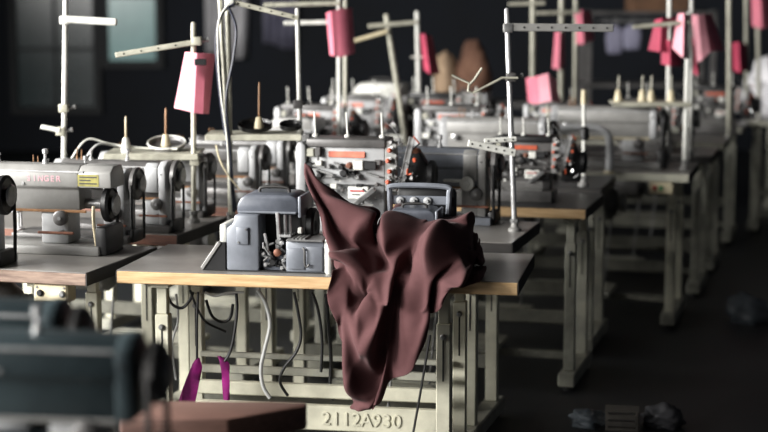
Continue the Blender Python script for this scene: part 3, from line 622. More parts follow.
# ------------------------------------------------------------------ brown garment
# draped sheet, 60 x 60 points in the front table's own frame (x along the edge, y from the edge inwards, z from the top), half millimetres
GN = 60
GPTS = [
-245,90,-844,-226,94,-825,-209,96,-810,-218,92,-797,-232,85,-781,-230,79,-757,-232,66,-735,-236,49,-715,-238,31,-696,-242,13,-677,-245,-3,-656,-247,-15,-633,-250,-21,
-608,-252,-21,-580,-254,-16,-548,-256,-6,-515,-259,6,-479,-265,18,-443,-276,26,-410,-290,24,-380,-297,10,-355,-296,1,-331,-298,-4,-312,-291,-29,-296,-303,-42,-268,-322,
-40,-231,-341,-46,-189,-356,-32,-142,-355,-44,-93,-335,-57,-44,-322,-59,-3,-320,-54,30,-319,-37,46,-312,-18,37,-290,3,38,-314,33,33,-333,72,49,-342,116,66,-328,145,83,
-305,156,101,-297,161,121,-312,170,143,-346,174,164,-384,165,193,-429,170,223,-422,211,231,-413,248,245,-411,284,271,-416,312,305,-434,329,346,-458,334,390,-478,335,436,
-505,332,480,-540,331,526,-554,327,570,-563,334,599,-570,338,622,-574,342,640,-573,340,649,-574,340,650,-228,73,-856,-217,67,-834,-208,61,-815,-205,52,-795,-211,39,-776,
-216,21,-758,-223,1,-741,-230,-21,-725,-237,-42,-708,-241,-60,-689,-244,-74,-668,-246,-82,-643,-249,-83,-616,-252,-78,-586,-256,-68,-552,-259,-54,-516,-259,-38,-479,-260,
-21,-441,-262,-7,-404,-267,3,-370,-273,5,-340,-278,1,-314,-281,-10,-292,-281,-28,-272,-287,-43,-246,-299,-44,-212,-312,-46,-172,-321,-39,-128,-323,-32,-82,-322,-30,-37,
-318,-29,-1,-309,-25,21,-299,-23,33,-293,-13,43,-293,10,48,-305,37,50,-325,64,68,-341,96,88,-349,124,109,-344,139,128,-341,147,149,-350,154,171,-372,165,194,-399,172,218,
-426,181,242,-433,209,258,-429,240,278,-427,266,306,-431,288,340,-444,304,378,-464,313,418,-488,316,461,-517,318,504,-548,318,543,-566,321,576,-570,324,603,-572,327,626,
-572,332,642,-569,338,650,-570,342,651,-197,48,-847,-195,36,-829,-193,31,-810,-189,26,-789,-193,10,-768,-204,-15,-754,-214,-41,-742,-222,-67,-726,-228,-89,-708,-231,-107,
-688,-232,-118,-665,-232,-120,-640,-234,-114,-614,-237,-104,-585,-241,-95,-551,-247,-85,-515,-253,-72,-476,-258,-58,-438,-260,-44,-401,-261,-32,-366,-263,-24,-333,-265,
-23,-304,-266,-26,-277,-267,-35,-252,-270,-45,-227,-275,-45,-197,-281,-44,-160,-286,-40,-120,-287,-35,-78,-287,-31,-38,-285,-23,-5,-284,-12,15,-281,-6,28,-277,0,42,-279,
14,52,-290,32,64,-310,52,84,-332,74,107,-354,98,131,-370,118,154,-379,132,176,-388,142,197,-400,156,219,-411,168,241,-423,182,264,-432,200,286,-436,222,311,-445,242,339,
-456,260,371,-472,275,405,-491,286,442,-514,295,481,-538,301,521,-558,305,556,-571,309,584,-571,314,608,-568,319,626,-564,326,640,-560,334,643,-562,336,640,-170,-19,-847,
-167,-12,-824,-162,-5,-806,-156,5,-787,-165,-8,-767,-183,-36,-757,-197,-66,-744,-206,-91,-724,-210,-110,-701,-210,-122,-676,-209,-126,-651,-209,-122,-626,-211,-110,-603,
-215,-94,-578,-218,-86,-548,-222,-83,-512,-229,-79,-474,-236,-74,-437,-242,-67,-399,-248,-60,-363,-253,-54,-329,-254,-51,-297,-253,-50,-266,-252,-50,-238,-251,-52,-212,
-251,-51,-184,-252,-48,-152,-253,-44,-117,-253,-40,-80,-254,-34,-43,-255,-26,-12,-258,-14,10,-260,0,26,-260,10,40,-262,20,54,-270,33,69,-285,49,90,-306,67,115,-330,85,
140,-354,103,166,-376,119,191,-393,135,215,-407,148,239,-417,160,264,-425,172,289,-434,184,315,-446,198,342,-461,213,370,-478,227,399,-496,242,429,-516,256,462,-536,269,
498,-552,280,533,-562,289,563,-565,298,589,-562,309,608,-559,319,621,-555,322,632,-549,326,638,-547,332,638,-133,-4,-839,-127,-24,-825,-123,-33,-808,-119,-18,-785,-129,
-23,-767,-149,-50,-761,-165,-75,-744,-176,-91,-718,-182,-103,-689,-186,-109,-662,-189,-108,-637,-192,-101,-613,-196,-91,-590,-198,-78,-566,-201,-67,-539,-203,-62,-507,
-205,-60,-473,-209,-59,-438,-215,-59,-401,-221,-58,-364,-227,-58,-327,-231,-61,-290,-234,-63,-255,-236,-64,-225,-232,-62,-198,-228,-58,-175,-224,-51,-149,-223,-46,-119,
-224,-41,-85,-228,-32,-53,-232,-26,-22,-235,-16,6,-241,1,25,-242,14,42,-242,23,58,-248,33,77,-263,41,98,-287,51,121,-312,66,147,-337,83,173,-362,102,201,-384,120,229,
-402,136,258,-416,148,286,-425,160,315,-434,172,343,-444,183,369,-456,196,395,-472,209,421,-489,222,447,-507,236,476,-524,251,506,-536,266,535,-544,282,560,-547,299,581,
-549,313,596,-547,319,610,-544,318,620,-538,322,626,-533,331,630,-91,7,-818,-95,-15,-832,-94,-40,-817,-91,-39,-792,-101,-39,-774,-113,-57,-753,-133,-59,-730,-150,-59,
-707,-160,-65,-680,-169,-69,-653,-176,-70,-627,-180,-67,-602,-183,-62,-577,-184,-57,-552,-183,-53,-526,-180,-52,-499,-179,-54,-469,-180,-58,-437,-185,-61,-402,-192,-66,
-365,-202,-73,-325,-212,-79,-283,-219,-80,-244,-218,-69,-214,-213,-54,-191,-215,-39,-174,-216,-27,-154,-217,-20,-127,-216,-21,-95,-210,-26,-62,-211,-29,-26,-216,-17,7,
-228,-3,31,-234,5,53,-247,12,76,-265,16,94,-283,24,98,-304,38,110,-327,55,133,-351,72,161,-377,89,195,-399,105,232,-410,120,269,-413,137,304,-415,157,335,-418,178,360,
-425,197,381,-437,215,400,-451,229,419,-466,240,440,-482,251,464,-499,265,489,-514,280,514,-524,294,537,-527,307,558,-529,309,577,-528,307,593,-523,311,602,-521,320,603,
-515,328,605,-75,7,-824,-85,-11,-816,-80,-36,-800,-75,-44,-781,-81,-31,-764,-87,-34,-742,-102,-28,-721,-117,-23,-697,-129,-25,-671,-139,-28,-644,-147,-32,-617,-155,-35,
-590,-160,-39,-563,-163,-44,-538,-162,-52,-514,-158,-61,-490,-156,-70,-465,-159,-79,-437,-169,-87,-406,-181,-97,-367,-193,-104,-321,-200,-103,-273,-202,-87,-234,-200,-60,
-208,-200,-34,-189,-202,-14,-174,-203,-2,-156,-201,3,-132,-199,-13,-106,-194,-28,-73,-195,-26,-29,-208,-21,10,-228,-15,41,-246,-4,70,-271,-3,87,-292,-9,99,-314,-2,103,
-332,14,109,-344,33,124,-361,48,154,-379,64,192,-391,85,232,-393,111,270,-392,142,305,-397,173,334,-409,199,356,-425,221,374,-441,238,390,-456,249,405,-466,259,422,-475,
269,443,-484,279,466,-491,287,490,-496,291,514,-499,291,537,-501,291,555,-498,295,567,-497,305,570,-498,316,566,-500,328,561,-82,-17,-831,-72,-25,-808,-65,-31,-790,-61,
-32,-769,-63,-18,-750,-66,-12,-728,-74,-5,-707,-82,2,-684,-91,4,-659,-101,3,-632,-112,-3,-605,-123,-14,-577,-132,-28,-550,-139,-45,-525,-143,-65,-505,-144,-80,-485,-145,
-94,-464,-152,-107,-440,-164,-119,-407,-172,-127,-362,-176,-127,-309,-182,-113,-260,-186,-78,-230,-186,-40,-209,-182,-16,-185,-180,-5,-166,-178,7,-151,-175,11,-132,-175,
-13,-110,-178,-29,-74,-185,-33,-25,-208,-33,17,-233,-22,56,-259,-14,89,-285,-26,95,-313,-31,98,-336,-21,109,-341,-9,117,-330,8,123,-333,30,144,-347,53,181,-359,83,220,
-366,120,257,-374,158,289,-387,191,318,-408,216,340,-425,236,359,-437,251,377,-445,261,394,-450,268,412,-455,272,433,-461,272,456,-467,272,479,-471,272,501,-470,276,519,
-465,285,532,-463,295,539,-466,305,536,-468,315,527,-465,326,517,-61,-46,-817,-56,-38,-796,-51,-27,-778,-49,-17,-756,-48,-6,-734,-48,1,-711,-50,9,-689,-54,20,-667,-60,27,
-644,-69,24,-619,-80,8,-597,-93,-13,-572,-106,-35,-544,-117,-56,-515,-126,-79,-494,-135,-102,-481,-141,-121,-465,-147,-137,-438,-151,-145,-398,-149,-143,-346,-153,-135,
-290,-166,-109,-246,-172,-66,-221,-168,-26,-203,-164,-10,-178,-161,1,-161,-153,12,-146,-150,11,-130,-154,-16,-106,-166,-32,-66,-183,-47,-20,-205,-41,27,-230,-28,71,-270,
-32,101,-306,-45,108,-334,-40,119,-351,-25,135,-343,-11,137,-314,2,130,-300,28,133,-310,55,165,-324,94,200,-342,136,232,-362,175,262,-377,206,290,-390,226,318,-399,238,
344,-406,246,367,-414,250,389,-423,250,411,-431,250,435,-440,249,457,-443,253,476,-442,262,491,-437,276,502,-431,290,512,-431,305,517,-432,317,517,-433,326,508,-425,331,
492,-64,-60,-784,-52,-53,-769,-46,-36,-753,-42,-17,-734,-35,-1,-714,-32,10,-690,-30,16,-666,-32,27,-645,-38,39,-626,-46,30,-608,-57,5,-589,-73,-24,-568,-89,-53,-544,-103,
-76,-513,-113,-98,-484,-122,-123,-471,-130,-146,-456,-133,-159,-421,-129,-149,-376,-128,-132,-325,-140,-126,-268,-160,-105,-225,-163,-60,-202,-153,-21,-189,-146,-3,-169,
-142,15,-157,-131,17,-137,-130,4,-122,-137,-18,-97,-154,-38,-55,-174,-56,-10,-193,-45,40,-229,-41,79,-276,-52,103,-315,-53,123,-339,-37,142,-349,-18,154,-337,3,150,-306,
16,136,-277,34,128,-281,71,147,-295,116,175,-312,155,206,-334,187,235,-348,202,268,-356,205,302,-360,206,334,-366,208,363,-372,209,389,-379,212,415,-386,216,440,-392,226,
456,-393,244,459,-394,264,464,-395,283,472,-392,298,483,-396,315,489,-398,330,493,-399,344,495,-408,356,497,-49,-94,-780,-49,-78,-751,-46,-53,-729,-37,-25,-708,-25,-3,
-690,-17,16,-669,-14,24,-644,-15,32,-622,-20,45,-604,-30,33,-587,-46,12,-568,-63,-20,-550,-76,-62,-532,-90,-95,-507,-100,-119,-479,-109,-146,-462,-113,-168,-434,-111,
-171,-390,-107,-147,-344,-112,-116,-298,-132,-109,-244,-156,-100,-202,-156,-59,-186,-139,-22,-176,-130,8,-165,-120,27,-150,-114,19,-128,-116,-7,-113,-132,-32,-90,-145,
-54,-50,-158,-54,1,-183,-50,45,-225,-58,80,-269,-59,110,-305,-46,137,-325,-29,153,-324,-10,152,-312,12,148,-289,26,141,-268,53,137,-259,95,144,-263,137,160,-275,168,186,
-294,179,217,-308,171,252,-307,171,287,-300,175,319,-295,179,348,-292,185,374,-292,190,400,-295,200,425,-299,222,436,-304,247,431,-314,267,424,-327,286,424,-333,303,430,
-339,322,438,-346,338,443,-353,356,447,-360,376,450,-34,-66,-787,-35,-79,-746,-37,-63,-710,-30,-30,-683,-15,-5,-664,-4,16,-645,0,30,-622,-1,38,-600,-8,47,-580,-20,33,
-562,-38,13,-542,-57,-19,-525,-66,-67,-512,-77,-109,-495,-89,-140,-471,-93,-167,-442,-92,-179,-400,-88,-168,-354,-85,-136,-314,-93,-108,-268,-117,-106,-217,-143,-96,-178,
-144,-57,-165,-125,-22,-163,-110,5,-156,-99,14,-135,-97,3,-112,-109,-17,-97,-125,-37,-76,-131,-52,-38,-142,-49,8,-170,-56,45,-204,-60,82,-241,-47,111,-271,-30,136,-286,
-15,151,-283,1,145,-281,19,152,-269,44,152,-248,80,145,-239,118,150,-237,152,158,-250,167,185,-262,165,218,-261,155,244,-251,159,275,-234,164,304,-219,169,329,-206,176,
352,-195,185,375,-192,202,391,-195,234,393,-206,265,395,-221,287,395,-236,297,387,-247,307,379,-259,325,381,-271,345,385,-279,365,390,-279,387,383,-21,-48,-777,-23,-71,
-731,-28,-66,-688,-23,-34,-657,-6,-8,-638,7,14,-620,12,32,-599,9,42,-578,0,46,-556,-13,29,-537,-33,9,-517,-52,-22,-499,-59,-71,-488,-66,-117,-472,-73,-153,-446,-74,-176,
-407,-71,-178,-363,-67,-158,-320,-65,-124,-282,-75,-105,-238,-99,-107,-192,-126,-94,-156,-135,-62,-141,-120,-31,-141,-101,-13,-135,-88,-13,-118,-92,-20,-99,-105,-26,-88,
-116,-31,-63,-122,-37,-23,-129,-40,16,-146,-45,47,-169,-43,78,-196,-31,104,-218,-16,127,-231,0,142,-234,19,146,-238,41,155,-233,73,156,-217,108,149,-211,138,151,-225,152,
170,-245,148,200,-245,142,226,-229,137,252,-213,138,282,-191,138,307,-168,143,329,-147,158,349,-131,183,366,-124,218,373,-127,254,372,-136,283,372,-149,304,373,-161,307,
362,-175,318,360,-188,336,367,-197,357,375,-200,380,381,-190,413,376,-10,-35,-757,-14,-62,-709,-19,-65,-663,-15,-37,-631,2,-11,-612,15,10,-594,20,28,-574,15,38,-553,5,41,
-530,-10,24,-511,-29,4,-491,-49,-26,-474,-54,-74,-462,-56,-120,-442,-57,-157,-410,-55,-176,-369,-53,-169,-326,-48,-143,-289,-48,-113,-252,-58,-105,-211,-78,-107,-172,
-103,-94,-140,-119,-74,-120,-110,-53,-116,-96,-38,-112,-98,-40,-104,-104,-39,-88,-102,-32,-71,-103,-29,-43,-107,-32,-11,-111,-32,18,-115,-27,42,-129,-16,63,-146,-2,83,
-162,14,98,-175,32,111,-179,51,121,-175,72,129,-173,100,136,-173,128,143,-186,139,157,-211,138,181,-227,128,203,-219,124,229,-201,126,259,-178,134,286,-153,137,308,-129,
145,329,-110,170,347,-98,205,358,-97,243,363,-103,274,363,-112,299,360,-120,320,357,-132,324,349,-146,336,356,-151,351,368,-152,370,378,-146,403,379,-133,445,367,-1,-28,
-731,-5,-55,-684,-11,-65,-638,-8,-43,-605,8,-17,-586,20,4,-568,23,20,-548,19,31,-527,8,33,-504,-7,18,-484,-26,-1,-465,-45,-29,-448,-50,-74,-431,-47,-118,-406,-42,-153,
-373,-38,-168,-332,-35,-155,-292,-32,-127,-259,-33,-107,-225,-42,-102,-189,-56,-103,-157,-74,-95,-131,-89,-84,-109,-94,-70,-92,-94,-54,-82,-104,-58,-76,-105,-53,-61,-92,
-42,-43,-86,-35,-22,-87,-30,0,-92,-16,14,-97,2,27,-103,21,39,-110,40,50,-117,61,59,-123,82,69,-130,103,80,-137,122,95,-150,140,111,-166,157,131,-185,164,154,-199,161,178,
-196,147,196,-186,144,221,-169,148,249,-143,147,271,-120,150,294,-104,165,313,-97,196,327,-97,233,335,-101,267,337,-109,293,335,-117,316,333,-125,338,332,-136,354,335,
-147,368,348,-152,379,362,-144,396,366,-129,427,355,-102,461,336,7,-22,-703,3,-47,-658,-2,-63,-615,-1,-50,-582,11,-25,-561,21,-5,-542,23,10,-522,19,21,-500,9,25,-478,-5,
12,-458,-22,-5,-439,-40,-32,-419,-48,-72,-397,-45,-111,-369,-34,-139,-336,-23,-151,-299,-21,-139,-260,-19,-119,-228,-20,-108,-200,-25,-101,-173,-36,-94,-155,-47,-85,-139,
-56,-78,-120,-61,-71,-99,-63,-64,-79,-69,-66,-60,-73,-64,-42,-69,-52,-23,-66,-36,-5,-67,-18,9,-69,5,19,-69,27,30,-68,49,41,-69,71,50,-70,93,60,-74,114,70,-81,132,81,-92,
148,93,-107,164,107,-123,180,121,-137,196,134,-150,198,156,-150,191,176,-143,187,196,-133,188,220,-117,188,243,-115,190,265,-125,202,283,-133,228,298,-139,257,307,-144,
283,312,-151,307,312,-158,330,312,-166,353,314,-174,374,322,-180,394,331,-173,412,335,-155,435,336,-142,454,322,-115,455,292,14,-15,-676,10,-35,-635,6,-53,-595,3,-50,
-561,8,-31,-537,17,-15,-516,19,0,-496,18,10,-474,11,16,-452,-1,7,-432,-16,-8,-412,-31,-32,-388,-40,-62,-362,-40,-96,-331,-31,-122,-298,-15,-126,-269,-8,-119,-235,-6,-112,
-204,-7,-110,-179,-10,-110,-160,-15,-104,-148,-20,-94,-141,-25,-93,-126,-29,-91,-108,-32,-87,-88,-35,-77,-66,-38,-63,-44,-40,-46,-21,-44,-26,-1,-49,-4,17,-50,25,22,-50,
55,26,-49,84,33,-51,112,38,-52,137,44,-53,156,52,-55,172,60,-59,184,70,-64,194,84,-72,201,100,-84,213,117,-98,221,135,-106,226,154,-107,228,172,-108,231,193,-114,238,214,
-119,243,232,-123,259,246,-127,282,255,-124,304,261,-123,323,267,-126,349,268,-131,372,268,-139,395,272,-146,414,278,-160,428,281,-164,443,281,-161,469,288,-151,497,293,
-130,520,289,25,-8,-653,20,-21,-616,16,-36,-578,13,-45,-543,11,-40,-514,14,-27,-491,16,-12,-471,18,0,-449,14,7,-426,5,3,-406,-7,-9,-384,-19,-29,-359,-29,-50,-330,-32,-76,
-297,-26,-100,-263,-10,-106,-238,2,-104,-212,5,-105,-185,7,-109,-165,7,-114,-153,6,-113,-143,6,-104,-141,4,-99,-132,1,-95,-117,-2,-85,-97,-6,-73,-73,-10,-58,-49,-14,-39,
-23,-21,-20,3,-29,3,24,-32,36,22,-33,72,22,-33,105,28,-34,135,33,-35,159,37,-35,177,44,-36,190,52,-38,199,63,-43,205,78,-50,210,94,-60,217,113,-71,225,130,-83,238,148,
-95,250,166,-101,261,183,-107,275,198,-113,287,210,-112,306,219,-111,328,222,-112,347,222,-117,358,220,-121,382,221,-126,403,222,-131,419,228,-137,429,236,-146,443,237,
-150,462,238,-153,485,243,-150,511,249,-151,541,252,41,-9,-635,35,-11,-601,29,-17,-566,25,-27,-531,23,-34,-499,21,-33,-470,20,-22,-447,20,-11,-424,18,-3,-402,12,-2,-381,
4,-7,-358,-5,-21,-332,-14,-37,-302,-20,-55,-268,-20,-77,-234,-9,-92,-208,7,-90,-191,15,-95,-171,18,-106,-157,21,-118,-153,22,-126,-148,24,-123,-142,25,-116,-135,23,-109,
-118,21,-101,-95,16,-90,-69,13,-70,-46,9,-45,-20,2,-22,7,-7,0,29,-10,33,24,-12,70,25,-13,104,30,-13,132,38,-14,154,45,-16,170,55,-19,181,67,-25,188,81,-34,192,98,-46,197,
117,-59,205,136,-73,215,155,-84,230,172,-92,246,187,-95,265,198,-97,286,207,-98,307,212,-95,329,211,-97,352,211,-105,367,208,-102,381,204,-107,403,208,-112,421,208,-122,
431,211,-130,434,222,-129,452,221,-133,472,219,-135,493,220,-136,517,222,-138,540,219,61,-22,-621,56,-16,-590,49,-11,-556,42,-11,-522,37,-16,-487,33,-22,-455,31,-22,-427,
29,-16,-402,26,-12,-380,22,-10,-358,16,-8,-335,10,-14,-310,3,-26,-280,-5,-39,-247,-10,-55,-212,-7,-77,-183,9,-83,-171,21,-86,-162,28,-102,-152,32,-121,-152,34,-137,-151,
35,-145,-145,35,-144,-130,35,-140,-108,34,-131,-83,32,-117,-57,30,-91,-34,27,-65,-8,22,-37,14,14,-15,35,13,16,33,13,50,35,13,80,43,10,104,56,6,122,70,-1,135,86,-11,142,
103,-24,147,123,-41,154,146,-59,163,169,-76,176,190,-88,193,209,-95,213,224,-97,237,235,-98,263,243,-100,291,247,-101,319,246,-100,341,240,-104,358,235,-109,375,230,-106,
390,229,-113,406,231,-113,423,230,-110,439,228,-111,457,230,-111,476,229,-117,493,228,-114,511,221,-116,531,212,-119,550,208,82,-44,-611,78,-36,-580,72,-26,-547,64,-15,
-512,56,-9,-477,48,-8,-442,43,-11,-409,39,-11,-382,35,-12,-358,33,-17,-338,30,-18,-317,25,-14,-292,19,-18,-263,12,-28,-230,4,-39,-196,-2,-57,-165,7,-76,-153,23,-81,-151,
33,-96,-145,37,-117,-139,41,-135,-138,44,-145,-134,46,-150,-115,46,-148,-92,46,-141,-67,44,-125,-42,43,-104,-17,41,-79,5,39,-52,23,34,-34,43,33,-7,48,32,19,54,27,40,70,
17,55,91,4,65,113,-13,70,133,-28,74,153,-43,83,182,-55,99,213,-62,121,241,-66,144,262,-70,170,278,-76,198,290,-83,229,298,-90,258,305,-95,290,305,-97,319,300,-97,342,294,
-93,360,286,-94,381,281,-101,396,281,-100,415,281,-101,437,281,-103,462,277,-99,487,270,-91,508,265,-96,531,256,-100,552,240,-100,568,218,-91,572,194,105,-71,-601,97,-65,
-571,88,-55,-538,80,-40,-502,74,-23,-465,66,-11,-426,58,-6,-391,50,-5,-361,44,-5,-338,42,-10,-318,41,-19,-299,40,-22,-277,36,-20,-249,29,-22,-217,20,-30,-185,10,-41,-156,
8,-62,-137,18,-75,-132,32,-81,-132,40,-96,-132,46,-112,-125,52,-123,-111,57,-128,-92,57,-125,-70,57,-117,-47,55,-102,-26,54,-89,-2,53,-74,20,51,-56,38,49,-39,55,44,-21,
69,31,-5,84,14,11,104,-2,17,126,-15,14,153,-25,13,182,-27,25,211,-32,48,246,-37,77,279,-40,107,304,-42,139,322,-42,173,334,-40,209,340,-43,244,342,-50,271,350,-59,295,
347,-67,317,339,-72,338,330,-75,360,324,-77,383,320,-77,406,320,-74,430,321,-68,460,324,-62,494,321,-59,526,313,-68,558,306,-76,585,288,-74,605,260,-69,613,228,-59,609,
197,128,-96,-591,118,-92,-561,106,-81,-528,95,-65,-491,87,-47,-449,81,-27,-408,73,-11,-372,63,-3,-342,54,1,-318,49,0,-298,48,-8,-280,50,-18,-260,50,-24,-234,46,-24,-205,
37,-25,-175,27,-31,-148,17,-42,-125,16,-56,-111,23,-67,-105,32,-75,-101,42,-84,-91,51,-87,-76,58,-84,-59,62,-79,-38,65,-72,-16,65,-62,2,66,-56,23,66,-54,42,63,-47,60,57,
-32,78,46,-14,95,30,9,112,15,23,132,3,16,159,-2,-2,187,-13,-5,223,-27,15,262,-40,47,298,-48,81,325,-54,115,345,-54,152,359,-49,190,369,-40,227,374,-32,262,370,-23,288,
364,-23,304,350,-26,320,336,-30,339,326,-32,362,323,-32,384,323,-34,406,327,-36,434,336,-34,473,347,-32,520,356,-38,566,355,-43,606,338,-38,635,306,-31,651,267,-24,648,
230,-9,622,204,152,-117,-578,140,-114,-549,129,-101,-515,116,-86,-474,102,-72,-430,92,-51,-387,85,-27,-352,77,-9,-323,68,1,-299,61,5,-279,58,-1,-260,58,-8,-239,60,-18,
-216,60,-26,-190,55,-27,-163,47,-27,-138,38,-30,-116,31,-33,-97,28,-38,-80,30,-44,-64,33,-47,-46,38,-46,-27,43,-40,-10,50,-33,7,55,-23,24,60,-15,40,64,-12,57,69,-14,73,
74,-14,88,72,-11,106,60,6,121,44,31,133,29,40,154,20,27,184,17,11,216,6,18,255,-9,44,292,-20,75,322,-27,108,342,-31,143,356,-27,178,370,-20,215,378,-11,250,379,-2,276,
366,5,294,351,5,311,338,3,330,329,-1,352,325,-4,372,328,-9,391,336,-17,414,349,-25,451,366,-27,499,378,-24,553,382,-18,606,372,-9,647,342,1,674,301,9,681,259,21,664,223,
34,626,210,175,-131,-562,161,-130,-533,154,-118,-496,143,-105,-451,125,-95,-406,107,-77,-365,97,-54,-331,90,-31,-302,84,-13,-279,78,-2,-258,73,0,-237,70,-2,-216,70,-10,
-194,71,-19,-171,71,-26,-147,68,-28,-124,63,-29,-103,60,-29,-82,58,-31,-60,58,-34,-37,60,-31,-15,64,-22,4,68,-7,16,72,10,26,75,27,38,77,41,51,77,49,68,79,51,85,84,48,105,
90,39,125,92,36,142,80,51,156,65,65,173,57,58,200,56,50,234,45,66,268,35,91,296,30,117,317,26,147,332,27,179,344,34,211,355,43,244,362,52,274,364,56,297,356,56,316,346,
53,335,336,47,353,329,37,374,328,25,393,329,13,412,338,4,439,362,-3,480,382,-3,533,388,3,587,382,12,637,360,22,673,323,31,693,280,42,690,239,56,664,214,64,631,215,194,
-137,-540,183,-133,-508,181,-131,-466,174,-118,-421,155,-112,-378,134,-103,-340,117,-86,-306,105,-67,-279,100,-49,-255,95,-35,-233,92,-25,-213,89,-21,-192,87,-19,-172,87,
-21,-151,86,-24,-130,86,-27,-108,87,-28,-85,90,-29,-61,94,-31,-36,100,-30,-10,106,-21,10,111,-10,26,115,6,36,121,28,42,125,49,49,125,67,58,123,83,68,120,92,80,118,92,100,
118,88,123,122,81,146,123,78,167,114,89,186,106,98,209,106,101,237,102,117,263,99,135,284,99,157,299,101,183,312,107,210,323,115,238,330,123,266,331,129,291,330,131,314,
329,128,337,327,120,358,326,108,378,326,92,399,329,73,420,330,55,445,335,46,470,360,40,507,376,37,556,373,39,605,357,41,645,328,48,673,291,58,690,253,70,682,222,80,655,
212,85,630,220,205,-134,-511,206,-134,-471,208,-140,-429,204,-129,-387,190,-124,-346,172,-119,-309,155,-112,-277,139,-102,-251,127,-91,-229,119,-81,-209,113,-73,-192,109,
-66,-174,106,-59,-156,105,-52,-136,104,-45,-116,103,-37,-93,108,-30,-71,115,-27,-47,122,-24,-20,131,-19,6,138,-1,21,138,16,24,136,35,23,140,56,28,145,74,37,149,87,49,152,
95,64,151,98,81,149,98,102,147,99,124,148,100,148,150,102,171,150,108,194,150,122,215,150,136,236,151,152,254,152,171,269,152,193,279,155,216,289,160,239,299,168,263,306,
176,286,309,181,309,310,182,331,310,178,354,309,170,375,306,159,396,304,144,418,307,127,442,315,114,465,331,101,486,348,85,517,344,76,557,333,71,598,315,67,631,292,71,
655,263,84,671,241,96,662,225,101,648,217,106,636,224,223,-117,-469,230,-135,-430,231,-145,-389,230,-138,-348,224,-128,-309,214,-120,-275,203,-119,-247,192,-113,-224,180,
-106,-206,171,-101,-192,162,-100,-178,154,-98,-163,145,-95,-147,137,-90,-129,130,-82,-107,125,-72,-82,128,-56,-60,137,-42,-40,149,-34,-19,159,-23,4,164,-5,20,163,16,24,
162,35,30,162,50,40,162,61,54,158,66,68,158,68,86,158,70,107,161,73,128,165,77,149,169,85,171,173,96,193,176,111,213,179,130,229,182,150,243,185,171,256,185,193,269,186,
215,281,189,238,293,193,260,304,201,280,313,209,301,321,211,322,325,210,345,325,210,367,324,207,390,320,203,411,313,192,434,306,179,457,309,168,477,324,151,498,326,132,
519,314,121,551,302,118,586,289,120,621,278,121,648,266,125,662,252,126,654,236,126,655,224,130,644,215,244,-112,-420,251,-130,-385,251,-143,-346,251,-144,-307,250,-133,
-271,250,-119,-243,246,-112,-219,240,-105,-202,233,-99,-192,227,-94,-181,222,-93,-170,212,-94,-159,201,-96,-145,191,-101,-127,181,-102,-103,170,-99,-76,161,-92,-49,158,
-82,-27,159,-66,-9,159,-48,8,159,-30,24,159,-14,38,160,-4,53,162,1,70,165,4,90,168,5,109,174,9,130,183,16,152,193,24,173,199,35,194,200,49,218,202,69,238,210,95,250,218,
122,256,222,150,258,222,177,263,218,201,276,213,226,287,209,254,293,206,280,298,212,301,303,222,320,311,230,339,317,231,360,318,231,381,317,226,403,315,226,425,313,223,
447,309,215,468,307,207,488,313,193,506,311,180,525,307,171,552,302,168,581,297,169,612,290,168,635,279,167,649,259,161,656,241,155,663,223,148,658,203,266,-93,-369,273,
-116,-338,275,-135,-304,273,-144,-269,270,-138,-239,266,-128,-213,262,-120,-196,254,-119,-190,246,-119,-187,245,-115,-179,251,-110,-172,250,-106,-161,244,-103,-146,240,
-100,-124,233,-100,-98,223,-101,-71,214,-101,-45,207,-95,-20,202,-83,0,200,-67,16,201,-54,31,205,-46,48,210,-42,68,218,-42,91,225,-44,117,232,-47,144,238,-48,172,242,-44,
201,241,-35,228,234,-20,255,236,7,279,250,41,291,264,75,293,273,109,289,278,142,281,276,176,275,268,204,282,257,227,298,246,254,309,238,281,310,242,303,304,245,325,301,
247,348,301,245,371,301,244,394,301,243,416,302,244,438,304,242,459,306,238,479,306,232,498,306,224,515,306,216,531,302,209,551,297,203,573,291,198,596,285,181,609,277,
168,623,263,162,638,243,166,651,222,167,672,206,265,-64,-314,280,-88,-291,293,-110,-264,297,-129,-238,293,-140,-213,283,-141,-194,275,-135,-184,266,-135,-180,258,-138,
-178,254,-136,-171,259,-132,-164,263,-126,-152,263,-121,-133,263,-115,-108,261,-111,-83,258,-107,-58,255,-103,-34,253,-98,-11,252,-92,9,254,-87,27,256,-86,45,257,-91,66,
256,-99,92,253,-107,123,246,-114,154,244,-117,187,247,-114,221,251,-105,254,258,-86,288,269,-52,317,285,-8,335,297,34,342,306,73,339,315,110,330,324,144,315,327,179,300,
324,211,293,314,234,303,301,254,315,291,277,324,285,300,327,280,323,323,278,348,320,277,372,318,277,397,315,277,423,313,274,447,310,268,470,307,259,491,306,250,510,304,
242,528,301,236,544,301,228,561,302,219,579,302,211,600,298,200,615,287,189,620,265,172,624,240,162,637,215,172,662,191,217,-63,-269,244,-72,-249,269,-81,-229,287,-93,
-210,298,-106,-193,302,-117,-181,300,-126,-173,295,-133,-165,290,-138,-157,286,-139,-147,286,-138,-134,286,-135,-116,285,-131,-95,284,-128,-72,283,-125,-50,282,-121,-29,
280,-115,-10,279,-109,8,276,-107,25,274,-111,41,270,-120,60,263,-130,87,259,-140,119,256,-149,154,256,-153,189,260,-150,225,269,-140,259,280,-119,294,296,-84,327,312,-38,
351,325,8,362,332,49,362,338,86,353,347,122,341,354,157,327,360,192,318,364,222,308,362,244,307,354,262,308,347,282,311,342,296,317,337,313,312,335,337,310,334,362,309,
333,392,309,329,425,310,318,455,309,303,481,305,286,504,305,268,524,303,254,542,300,242,557,292,233,571,288,226,587,285,222,605,281,220,627,280,208,640,265,189,638,237,
170,635,206,158,658,178,172,-59,-232,196,-67,-217,217,-67,-201,235,-69,-187,250,-74,-174,265,-79,-161,274,-87,-149,279,-94,-138,284,-96,-125,288,-97,-110,293,-97,-92,297,
